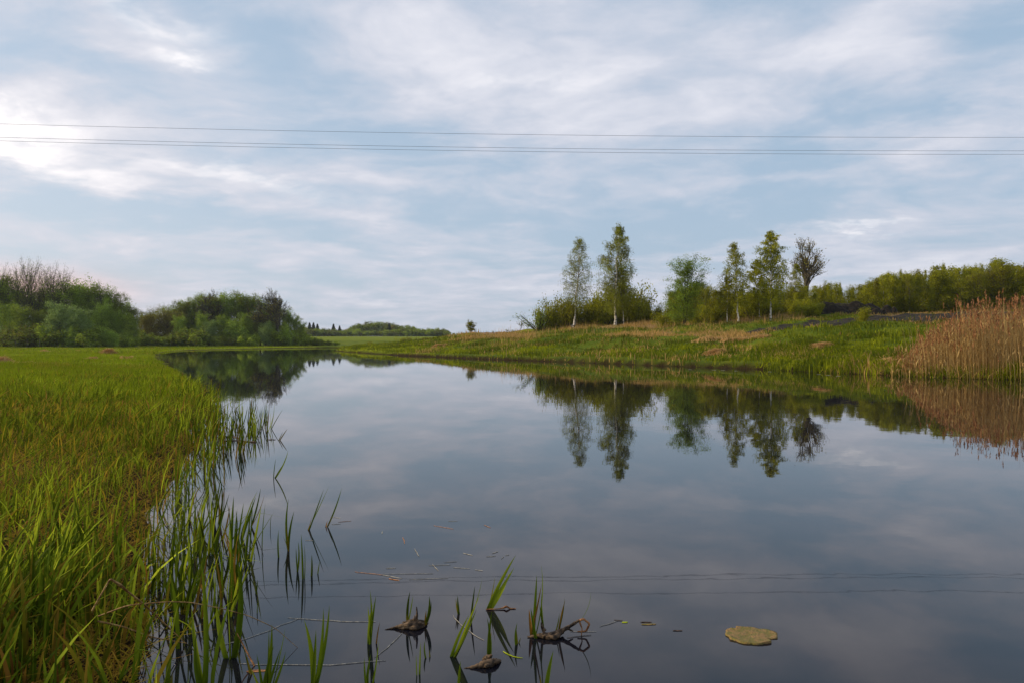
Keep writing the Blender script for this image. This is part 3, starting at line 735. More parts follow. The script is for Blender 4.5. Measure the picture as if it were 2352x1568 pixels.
def env_birch(e): return (.19 * (math.sin(math.pi * min(1, e * .8 + .2))) ** .7 * (1 - .55 * e)) + .010
def env_round(e): return .31 * math.sqrt(max(0, 1 - (1.75 * e - .78) ** 2)) + .05
def env_spindle(e): return .15 * max(0, 1 - e) ** .75 * min(1, (e + .15) * 2.5) + .012
def env_tall(e): return .20 * math.sqrt(max(0, 1 - (1.6 * e - .75) ** 2)) + .05

PROTO = {}
def proto(key, fn, *a, **k):
    PROTO[key] = (fn(*a, **k), a[1]); return key
used = set()
def plant(key, u, Y, height, name, label, cat='tree', group=None, rz=None, xz=1.0, dz=0.0, base=None):
    (tm, bm, cm), h0 = PROTO[key]
    X = (u - 1176) / F * Y
    z = H1(X, Y) + dz
    s = height / h0
    r = empty(name, (X, Y, z), label, cat, group, rng.uniform(0, 6.28) if rz is None else rz)
    r.scale = (s * xz, s * xz, s)
    isb = cat in ('bush', 'shrub')
    if tm: link('stems' if isb else 'trunk', tm, r)
    if bm: link('branches', bm, r)
    if cm: link('foliage' if isb else 'crown', cm, r)
    return r

# --- right bank landmark trees
proto('birchA', broadleaf, 101, 13.4, .15, .24, env_birch, 84, .75, .9, 14000, .10, 'birch_leaf', 'birch_bark', .28, 1.5, 1, (.035, .01), 6)
proto('birchB', broadleaf, 102, 15.0, .19, .18, env_birch, 100, .75, .9, 28000, .11, 'birch_leaf', 'birch_bark', .30, 1.6, 1, (.03, 0), 6)
proto('birchC', broadleaf, 103, 10.2, .11, .26, env_birch, 70, .8, .8, 11500, .105, 'thicket_leaf', 'birch_bark', .27, .8, 1, (0, 0), 5)
proto('birchD', broadleaf, 104, 11.2, .12, .20, env_birch, 84, .85, .7, 21000, .115, 'thicket_leaf', 'birch_bark', .25, .8, 1, (.01, 0), 6)
proto('birchE', broadleaf, 105, 7.0, .07, .35, env_birch, 44, .8, .7, 5500, .12, 'thicket_leaf', 'birch_bark', .22, .5, 1, (0, 0), 5)
proto('aspen', broadleaf, 106, 10.2, .17, .10, env_tall, 70, .95, .1, 20000, .14, 'fresh_leaf', 'dark_bark', .30, 0, 2, (0, 0), 6)
proto('roundtree', broadleaf, 107, 3.0, .06, .26, env_round, 36, .7, .1, 7000, .10, 'thicket_leaf', 'dark_bark', .12, 0, 1, (0, 0), 5)
proto('oak', bare, 111, 13.0, .42, 5, 'dark_bark', .52, 1500, 'olive_leaf', .24, .035)
for i in range(5):
    proto('thick%d' % i, broadleaf, 120 + i, 8.0, .06, .06, env_spindle if i < 3 else env_tall, 54, .95, .0, 5000, .14, 'thicket_leaf', 'birch_bark' if i % 2 else 'grey_bark', .24, 0, 1, (rng.normal(0, .02), 0), 5)
for i in range(3):
    proto('bush%d' % i, shrub, 140 + i, 3.0, 1.8, 5200, .13, 'thicket_leaf')
proto('bushlight', shrub, 144, 2.6, 1.5, 1500, .10, 'fresh_leaf')
proto('sapling', bare, 145, 2.0, .03, 4, 'dark_bark', .35, 40, 'olive_leaf', .3, .012)

plant('birchA', 1318, 114, 13.4, 'birch_tree', 'tall thin birch with white trunk, left of the two tallest', 'tree', rz=.3)
plant('birchB', 1412, 112, 14.9, 'birch_tree', 'tallest birch with full drooping crown and white trunk', 'tree', rz=.1)
plant('birchE', 1433, 113, 8.5, 'birch_tree', 'small slim birch close to the right of the tallest birch', 'tree')
plant('aspen', 1570, 98, 9.6, 'leafy_tree', 'dark trunked leafy tree standing alone right of the tall birches', 'tree', rz=1.2, xz=1.25)
plant('birchC', 1695, 96, 10.2, 'birch_tree', 'open crowned birch at the left front of the thicket', 'tree', rz=.5)
plant('birchE', 1669, 97, 6.3, 'birch_tree', 'short white stemmed birch left of the open crowned birch', 'tree')
plant('birchD', 1771, 96, 11.2, 'birch_tree', 'dense pointed birch rising highest above the thicket', 'tree', rz=.2)
plant('birchE', 1746, 99, 7.6, 'birch_tree', 'slender birch with bright white stem left of the dense pointed birch', 'tree')
plant('birchC', 1822, 108, 7.8, 'birch_tree', 'thin birch just left of the bare oak', 'tree', rz=3)
plant('oak', 1853, 150, 16.4, 'bare_oak', 'dark nearly leafless oak rising behind the thicket', 'tree', rz=2.2, xz=1.0)
plant('roundtree', 1082, 148, 2.9, 'small_round_tree', 'small lone round tree on the end of the bank', 'tree', xz=1.15)
plant('sapling', 1093, 147, 1.0, 'sapling', 'tiny sapling beside the lone round tree', 'sapling')

g = 'bushes around the feet of the tall birches'
bl = 'low yellow-green bush in the band around the tall birches'
plant('bushlight', 1238, 116, 3.4, 'bush', 'small pale bush at the left end of the birch bushes', 'bush')
for u, Y, h, k in ((1262, 117, 4.8, 0), (1285, 119, 5.6, 1), (1300, 116, 5.2, 2), (1338, 119, 5.4, 0), (1358, 117, 5.0, 1), (1378, 118, 6.0, 2), (1395, 121, 6.6, 0),
                   (1428, 119, 7.2, 1), (1450, 118, 6.6, 2), (1463, 116, 4.6, 0), (1482, 117, 3.6, 1), (1500, 118, 3.0, 2), (1515, 117, 3.4, 0)):
    plant('bush%d' % k, u, Y, h, 'bush', bl, 'bush', g, xz=.62)
g = 'young trees of the thicket behind the field'
prof_u = [1500, 1540, 1600, 1625, 1660, 1700, 1780, 1840, 1880, 1910, 1940, 1965, 2000, 2040, 2090, 2130, 2158, 2200, 2240, 2288, 2330, 2400, 2600]
prof_v = [715, 670, 652, 648, 672, 668, 660, 655, 662, 645, 655, 662, 640, 630, 622, 626, 612, 622, 612, 596, 612, 620, 610]
u = 1536.0; i = 0
while u < 2480:
    for row in range(3):
        Y = 106 + row * 6 + rng.uniform(-2, 2) + (6 if u > 1840 else 0); uu = u + rng.uniform(-9, 9) + row * 5
        vt = np.interp(uu, prof_u, prof_v) - (4 if i % 4 else 9) + abs(rng.normal(0, 12)) + (2 - row) * 3
        if uu < 1615: Y += 12
        X = (uu - 1176) / F * Y; z = H1(X, Y); h = CH + (HOR - vt) / F * Y - z
        plant('thick%d' % rng.integers(0, 5), uu, Y, max(3, h * 1.03), 'young_birch', 'young yellow-green tree packed in the thicket on the right', 'tree', g, xz=rng.uniform(.9, 1.8) if i % 4 else .55)
        i += 1
    u += rng.uniform(9.5, 14)
g = 'low bushes along the foot of the thicket'
for u in np.arange(1860, 2480, 26):
    plant('bush%d' % rng.integers(0, 3), u, 112 + rng.uniform(-2, 2), rng.uniform(2.0, 3.4), 'bush', 'low bush at the foot of the thicket on the right', 'bush', g, xz=1.0)
for u in (1530, 1552, 1596, 1612, 1640, 1662, 1688, 1716, 1735, 1760, 1790, 1812, 1830, 1850):
    plant('bush%d' % rng.integers(0, 3), u + rng.uniform(-5, 5), 103 + rng.uniform(-3, 3), rng.uniform(2.0, 3.6), 'bush', 'low bush at the foot of the thicket on the right', 'bush', g, xz=.8)
plant('bush1', 1985, 74, 1.6, 'bush', 'small green bush at the near edge of the dark field', 'bush', xz=.9)
for u, h in ((1193, 2.0), (1210, 1.3), (1178, 1.1), (1165, .9), (1225, 1.1), (1130, .8)):
    plant('sapling', u, 130 + rng.uniform(-4, 4), h, 'sapling', 'thin leafless sapling on the brow between the round tree and the birches', 'sapling', 'saplings on the brow of the bank')

# --- left woods
LW = dict(leafm='dark_leaf', barkm='dark_bark')
proto('decA', broadleaf, 201, 17.0, .26, .05, env_round, 50, .85, .1, 15000, .36, 'dark_leaf', 'dark_bark', .7, 0, 1, (0, 0), 6, twig_r=.03)
proto('decB', broadleaf, 202, 15.0, .24, .08, env_round, 54, .8, .1, 12000, .34, 'fresh_leaf', 'dark_bark', .7, 0, 1, (0, 0), 6, twig_r=.03)
proto('decC', broadleaf, 203, 16.0, .26, .10, env_tall, 54, .95, .1, 11000, .32, 'dark_leaf', 'dark_bark', .65, 0, 1, (0, 0), 6, twig_r=.03)
proto('decD', broadleaf, 204, 14.0, .22, .10, env_round, 50, .9, .1, 7500, .30, 'olive_leaf', 'dark_bark', .6, 0, 2, (0, 0), 7, twig_r=.04)
proto('willow', broadleaf, 205, 9.0, .25, .04, env_round, 52, .7, .3, 11000, .30, 'willow_leaf', 'dark_bark', .55, 0, 2, (0, 0), 6)
proto('willowB', shrub, 206, 6.0, 3.6, 7000, .30, 'fresh_leaf')
proto('bushdark', shrub, 207, 4.0, 2.8, 4500, .30, 'dark_leaf')
proto('alderA', broadleaf, 208, 22.0, .24, .40, env_tall, 60, 1.0, .0, 1900, .24, 'dark_leaf', 'grey_bark', .5, 0, 1, (.01, 0), 8, twig_r=.035)
proto('alderB', broadleaf, 209, 21.0, .22, .36, env_tall, 56, 1.0, .0, 1700, .24, 'dark_leaf', 'grey_bark', .5, 0, 1, (-.01, 0), 8, twig_r=.035)
proto('bareW', bare, 210, 17.0, .40, 6, 'grey_bark', .62, 1500, 'olive_leaf', .2, .045, .25)

UNIQ = {('willow', 143): 'pale green rounded willow at the front of the far left wood, left of two', ('willow', 186): 'pale green rounded willow at the front of the far left wood, right of two',
        ('alderA', 228): 'bare topped tree rising alone over the right shoulder of the far left wood', ('alderB', 8): 'bare tree at the left picture edge above the far left wood',
        ('bareW', 495): 'leafless tree poking out of the middle of the pond end wood', ('willow', 480): 'grey-green willow in front of the middle of the pond end wood',
        ('decB', 170): 'fresh green domed tree right beside the tall bare alders of the far left wood', ('decD', 325): 'olive brown tree at the left end of the pond end wood'}
def wood(items, grp, label_leafy, label_bare):
    for key, u, Y, vt, xz in items:
        lbl = UNIQ.get((key, u))
        X = (u - 1176) / F * Y; z = H1(X, Y); h = CH + (HOR - vt) / F * Y - z
        b = key.startswith('alder') or key.startswith('bare'); sb = key in ('bushdark', 'willowB')
        if sb: h *= rng.uniform(.6, 1.15); xz *= rng.uniform(.7, 1.1)
        if sb: plant(key, u, Y, h, 'bush', grp[1], 'bush', grp[0] + ' bushes', xz=xz)
        else: plant(key, u, Y, h, 'alder_tree' if b else 'leafy_tree', lbl or (label_bare if b else label_leafy), 'tree', None if lbl else grp[0] + (' bare trees' if b else ' leafy trees'), xz=xz)
wl1 = [('alderA', 60, 192, 588, .9), ('alderB', 80, 194, 590, .9), ('alderA', 96, 198, 604, .8), ('alderB', 128, 192, 600, .9), ('alderA', 142, 195, 602, .8), ('alderB', 48, 196, 600, .8),
       ('alderB', 8, 196, 604, .8), ('alderA', 228, 200, 640, .7), ('alderB', 24, 200, 622, 1), ('alderA', 112, 202, 612, .9),
       ('decC', 10, 198, 632, 1), ('decB', 38, 198, 648, .9), ('decA', 75, 206, 668, .9), ('decC', 108, 204, 655, 1), ('decB', 128, 198, 656, .8), ('decB', 170, 198, 636, .9), ('decB', 196, 203, 644, .8),
       ('decC', 214, 202, 652, 1.1), ('decB', 238, 203, 655, .9), ('decA', 262, 204, 670, .8), ('decB', 280, 207, 684, .9), ('decC', 298, 208, 700, 1.1),
       ('decC', -20, 196, 630, 1.1), ('decB', 20, 190, 690, .9), ('decA', 50, 188, 700, .9), ('decA', 92, 189, 710, .9), ('decC', -50, 200, 610, 1.3), ('decA', -90, 200, 620, 1.1),
       ('willow', 143, 184, 694, 1.0), ('willow', 186, 183, 706, .9), ('decB', 232, 192, 690, .8), ('decB', 262, 194, 705, .8), ('decC', 288, 198, 718, 1.3), ('decA', 306, 206, 728, .8),
       ('bushdark', 10, 184, 755, 1.2), ('bushdark', 45, 183, 765, 1.2), ('bushdark', 75, 183, 750, 1.3), ('bushdark', 112, 182, 748, 1.2), ('willowB', 165, 181, 745, 1), ('bushdark', 205, 182, 750, 1.2),
       ('willowB', 245, 185, 745, 1), ('willowB', 262, 184, 762, .9), ('bushdark', 285, 190, 760, 1.2), ('bushdark', 305, 196, 765, 1.2), ('bushdark', 225, 183, 765, 1.4), ('bushdark', -15, 184, 760, 1.3)]
wood(wl1, ('left wood', 'bush at the foot of the wood on the far left'), 'dense leafy tree in the wood on the far left', 'tall thin bare alder topping the wood on the far left')
wl2 = [('decD', 325, 225, 712, .9), ('decD', 345, 228, 704, 1), ('decD', 365, 230, 700, 1), ('decD', 385, 229, 702, 1), ('decD', 402, 233, 705, 1), ('decA', 418, 236, 690, .8), ('decB', 432, 238, 686, .8),
       ('decC', 448, 238, 678, 1), ('decC', 466, 240, 674, 1), ('decA', 486, 242, 676, .8), ('decC', 508, 240, 672, 1.1), ('decB', 530, 240, 670, .9), ('decC', 546, 240, 668, 1.2), ('decA', 566, 241, 684, .8),
       ('decC', 580, 241, 674, 1), ('decC', 598, 241, 684, 1.2), ('decC', 618, 240, 694, 1.2), ('decA', 648, 241, 706, .8), ('decB', 662, 242, 714, .8), ('decA', 678, 243, 724, .8), ('decA', 692, 243, 738, .9), ('decB', 628, 243, 700, .8), ('decA', 350, 236, 716, 1), ('decA', 385, 238, 706, 1), ('decB', 410, 240, 698, 1), ('decA', 330, 232, 722, 1),
       ('bareW', 495, 239, 662, .9), ('alderA', 560, 242, 668, .8), ('alderB', 470, 242, 668, .8), ('alderB', 380, 232, 694, 1), ('alderB', 350, 232, 700, 1), ('alderA', 684, 244, 734, 1),
       ('willowB', 432, 224, 738, 1.0), ('decB', 462, 226, 715, .7), ('willow', 480, 224, 735, .9), ('decB', 510, 227, 720, .7), ('decB', 530, 228, 730, .7), ('willowB', 545, 226, 742, 1),
       ('decB', 412, 225, 722, .8), ('decB', 565, 230, 716, .9), ('decC', 590, 232, 725, 1.2), ('decB', 655, 234, 738, .7), ('bushdark', 685, 240, 752, 1.4), ('bushdark', 668, 236, 755, 1.3),
       ('bushdark', 700, 243, 765, 1.0), ('bushdark', 330, 220, 762, 1.3), ('bushdark', 355, 220, 765, 1.3), ('bushdark', 380, 221, 760, 1.3), ('bushdark', 405, 221, 758, 1.3), ('bushdark', 455, 221, 756, 1.3),
       ('willowB', 420, 220, 768, .8), ('bushdark', 500, 222, 758, 1.3), ('bushdark', 525, 223, 762, 1.2), ('bushdark', 555, 225, 762, 1.3), ('bushdark', 580, 226, 758, 1.3), ('bushdark', 635, 230, 758, 1.3), ('willowB', 655, 231, 752, 1)]
wood(wl2, ('pond end wood', 'bush at the foot of the wood at the far end of the pond'), 'leafy tree in the wood at the far end of the pond', 'bare topped tree in the wood at the far end of the pond')
r = plant('willow', 610, 228, 7.2, 'willow_tree', 'pale silvery willow at the front of the pond end wood', 'tree', xz=.9)
plant('bareW', 640, 232, 17.6, 'bare_tree', 'dark forked bare tree at the right end of the pond end wood', 'tree', rz=2.1, xz=1.0)

# --- far wood behind the field
proto('farA', broadleaf, 301, 13.0, .3, .0, env_round, 34, .8, .1, 1500, .85, 'dark_leaf', 'dark_bark', .9, 0, 1, (0, 0), 4, twig_r=.06)
proto('farB', broadleaf, 302, 12.0, .3, .0, env_round, 34, .8, .1, 1300, .85, 'olive_leaf', 'dark_bark', .9, 0, 1, (0, 0), 4, twig_r=.06)
proto('farC', broadleaf, 303, 12.0, .3, .0, env_round, 34, .8, .1, 1500, .85, 'thicket_leaf', 'dark_bark', .9, 0, 1, (0, 0), 4, twig_r=.06)
proto('spruceA', conifer, 304, 14.0)
fu = [705, 720, 745, 765, 790, 806, 820, 850, 872, 895, 930, 960, 985, 1005, 1018, 1024]
fv = [750, 758, 756, 757, 758, 745, 741, 741, 738, 741, 748, 753, 757, 755, 758, 770]
u = 700.0
while u < 1026:
    for row in range(2):
        Y = 575 + row * 16 + rng.uniform(-5, 5); uu = u + row * 3
        vt = np.interp(uu, fu, fv) + rng.normal(0, 3.2) + (1 - row) * 2
        X = (uu - 1176) / F * Y; h = CH + (HOR - vt) / F * Y - H1(X, Y)
        key = 'farC' if uu < 735 or rng.random() < .07 else ('farB' if rng.random() < .2 else 'farA')
        plant(key, uu, Y, max(2.5, h), 'distant_tree', 'leafy tree in the bluish wood across the far field', 'tree', 'distant wood across the far field', xz=rng.uniform(.8, 1.2))
    u += rng.uniform(6, 9)
for u, vt, lb in ((711, 741, 'distant dark spruce, first from the left behind the field'), (720, 741, 'distant dark spruce, second from the left behind the field'), (729, 744, 'distant dark spruce, third from the left behind the field'),
                  (766, 744, 'distant thick dark spruce in the gap of the far wood'), (780, 748, 'distant slim dark spruce right of the thick one'), (894, 742, 'distant dark spruce inside the far wood')):
    Y = 570; X = (u - 1176) / F * Y; h = CH + (HOR - vt) / F * Y - H1(X, Y)
    plant('spruceA', u, Y, h, 'spruce_tree', lb, 'tree', xz=2.0)
u = 1034
while u < 1080:
    Y = 520; X = (u - 1176) / F * Y; h = CH + (HOR - rng.uniform(764, 768)) / F * Y - H1(X, Y)
    plant('farA', u, Y, max(2, h), 'distant_tree', 'far low tree peeping over the end of the bank', 'tree', 'far low trees beyond the bank', xz=1.5); u += 8
for u in np.arange(700, 1028, 9):
    Y = 560; plant('bushdark', u, Y, rng.uniform(3.0, 6), 'bush', 'low growth at the foot of the distant wood', 'bush', 'undergrowth of the distant wood', xz=1.6)
# scrub on the far field's embankment
for u in (714, 722, 731, 742, 755, 770, 850, 925, 938):
    plant('bushdark' if u < 800 else 'bush0', u, 246 + rng.uniform(-4, 6), rng.uniform(1.2, 2.6), 'bush', 'small bush on the slope below the far field', 'bush', 'bushes on the slope below the far field', xz=1.2)

# ------------------------------------------------------------------ earth heap, straw heaps, posts, wires
def heap(name, u, Y, wdt, dep, hgt, material, label, cat, seed, lumps=9, strands=0, smat=None, tmin=0, tmax=1, sl=.35):
    rs = np.random.default_rng(seed); X = (u - 1176) / F * Y; z0 = H1(X, Y)
    n, m = 60, 26
    a = np.linspace(0, 2 * np.pi, n, endpoint=False); r = np.linspace(0, 1, m)
    AA, RR = np.meshgrid(a, r)
    cx = [(rs.uniform(-.7, .7), rs.uniform(-.5, .5), rs.uniform(.5, 1.0), rs.uniform(.22, .45)) for _ in range(lumps)]
    ex, ey = RR * np.cos(AA), RR * np.sin(AA)
    hz = np.zeros_like(ex)
    for lx, ly, lh, ls in cx: hz = np.maximum(hz, lh * np.exp(-((ex - lx) ** 2 + (ey - ly) ** 2) / ls ** 2))
    hz = hz * sm((1 - RR) / .35) + .06 * wob(ex * 10, ey * 10, 1.5, seed) * sm((1 - RR) / .2) + .04 * wob(ex * 10, ey * 10, 4.5, seed + 1) * sm((1 - RR) / .2)
    x = X + ex * wdt / 2; y = Y + ey * dep / 2
    z = H(x, y).reshape(x.shape) - .05 * (RR > .97) + np.maximum(hz, 0) * hgt
    loc = np.array([X, Y, z0])
    b = MB(); V = np.stack([x, y, z], -1).reshape(-1, 3) - loc
    ii = (np.arange(m - 1)[:, None] * n + np.arange(n)[None]); jj = (np.arange(m - 1)[:, None] * n + (np.arange(n)[None] + 1) % n)
    b.add(V, np.stack([ii, jj, jj + n, ii + n], -1).reshape(-1, 4), None, rs.uniform(tmin, tmax, len(V)))
    if strands:
        k = rs.integers(0, len(V), strands)
        blades(b, V[k] + rs.normal(0, .03, (strands, 3)), rs.uniform(.3, 1, strands) * hgt * sl, rs.uniform(.012, .03, strands) * max(1, Y / 60), rs.uniform(0, 6.28, strands), rs.uniform(.6, 3, strands), rs.uniform(tmin, tmax, strands), 3)
    o = link(name, b.mesh(name, material), None, loc)
    return tag(o, label, cat)
heap('earth_heap', 1950, 100, 12.5, 5, 1.75, M['soil'], 'long heap of dark dug-up earth in front of the thicket', 'earth heap', 61, 12)
heap('earth_heap', 2030, 99, 5, 3, 1.4, M['soil'], 'smaller dark earth pile at the right end of the long heap', 'earth heap', 62, 6)
for u, Y in ((1858, 98), (1880, 98), (1840, 97)):
    plant('bush1', u, Y, 1.7, 'bush', 'dark low bush at the left end of the earth heap', 'bush', 'bushes beside the earth heap')
hh = [(250, 85, 1.75, .66, 'big rounded straw heap standing on the left meadow'), (105, 105, 1.9, .26, 'low brown straw pile left of the big heap'), (178, 112, 1.9, .22, 'flat brown straw patch between pile and big heap'),
      (3, 48, 1.6, .36, 'brown straw heap at the left picture edge'), (210, 57, 1.0, .20, 'pale flattened straw tuft nearer than the big heap'), (292, 60, 1.2, .18, 'small straw tuft near the pond right of the pale one'),
      (55, 46, 1.6, .10, 'thin scattered straw beside the edge heap')]
for k, (u, Y, wdt, hg, lb) in enumerate(hh): heap('straw_heap', u, Y, wdt, wdt * .8, hg, M['straw'], lb, 'straw heap', 70 + k, 5, 1500, tmin=0, tmax=.8, sl=.5)
hh = [(1641, 50, 1.7, .28, 'pale dry grass heap low on the right bank near the water'), (1630, 63, 3.2, .40, 'pale dry grass patch in the middle of the right bank'), (1690, 61, 2.6, .34, 'dry grass patch right of the middle one'),
      (1740, 62, 2.2, .42, 'dry grass clump on the bank below the dark field'), (1885, 46, 1.5, .2, 'tiny dry grass mat on the bank between patches'), (2015, 38, 2.8, .22, 'flat dry grass mat beside the reed bed'),
      (1010, 100, 2.6, .4, 'small brown grass mound at the bank foot below the round tree')]
for k, (u, Y, wdt, hg, lb) in enumerate(hh): heap('dry_grass_heap', u, Y, wdt, wdt * .7, hg * .7, M['straw'], lb, 'dry grass', 80 + k, 9, 2600, tmin=.0, tmax=1, sl=.75)

for u, Y, h, lb in ((36, 178, 1.5, 'thin wooden post left of three before the left wood'), (62, 178, 1.9, 'thin wooden post middle of three before the left wood'), (91, 178, 1.9, 'thin wooden post right of three before the left wood')):
    X = (u - 1176) / F * Y; b = MB(); V, Q = tube([(0, 0, -.2), (.01, 0, h * .5), (.03, 0, h), (.03, 0, h + .02)], [.06, .055, .05, .001], 7); b.add(V, Q)
    tag(link('wooden_post', b.mesh('wooden_post', M['post']), None, (X, Y, H1(X, Y))), lb, 'post')

for (vm_, lb, dy) in ((316, 'topmost of the three thin power lines crossing the sky', 0.0), (347, 'middle of the three thin power lines crossing the sky', 0.0), (355, 'lowest of the three thin power lines crossing the sky', .0)):
    z0 = CH + (HOR - vm_) / F * 51; xs = np.linspace(-75, 135, 90)
    b = MB(); V, Q = tube(np.stack([xs, np.full(90, 51.0 + dy), z0 + .00022 * (xs - 30) ** 2], -1), .010, 6); b.add(V, Q)
    tag(link('power_line', b.mesh('power_line', M['wire'])), lb, 'power line')

# ------------------------------------------------------------------ plants standing in the water
def leaf3(mb, p0, p1, wdt, tint, rs, bend=None, curl=.06, npt=8):
    """sword leaf with a mid fold from p0 to p1 (optional bend point)"""
    p0 = np.array(p0, float); p1 = np.array(p1, float); t = np.linspace(0, 1, npt)
    if bend is not None:
        bq = np.array(bend, float); P_ = (1 - t)[:, None] ** 2 * p0 + (2 * t * (1 - t))[:, None] * bq + (t ** 2)[:, None] * p1
    else:
        L = np.linalg.norm(p1 - p0); off = np.array([rs.normal(0, curl), rs.normal(0, curl), 0]) * L
        P_ = p0 + (p1 - p0) * t[:, None] + off * (t * (1 - t) * 2)[:, None] - off * 0
    a = rs.normal(0, .55); s_ = np.array([math.cos(a), math.sin(a), 0]); fold = np.array([-math.sin(a), math.cos(a), 0]) * .22
    wp = np.interp(t, [0, .12, .5, .8, 1], [.75, 1, .92, .55, .02]) * wdt * .5
    Lp = P_ - s_ * wp[:, None]; Rp = P_ + s_ * wp[:, None]; Mp = P_ + fold * wp[:, None] * 1.6
    V = np.concatenate([Lp, Mp, Rp]); i = np.arange(npt - 1)
    Q = np.concatenate([np.stack([i, i + npt, i + npt + 1, i + 1], -1), np.stack([i + npt, i + 2 * npt, i + 2 * npt + 1, i + npt + 1], -1)])
    tn = np.clip(tint - .42 * np.exp(-t * 7) * (tint > .2), .02, 1)     # brownish sheath at the foot is the leaf's own colour
    mb.add(V, Q, None, np.tile(tn, 3))

def at(u, v, z=0.0):
    Y = (CH - z) * F / (v - HOR); return np.array([(u - 1176) / F * Y, Y, z])
def at_depth(u, v, Y): return np.array([(u - 1176) / F * Y, Y, CH - (v - HOR) / F * Y])

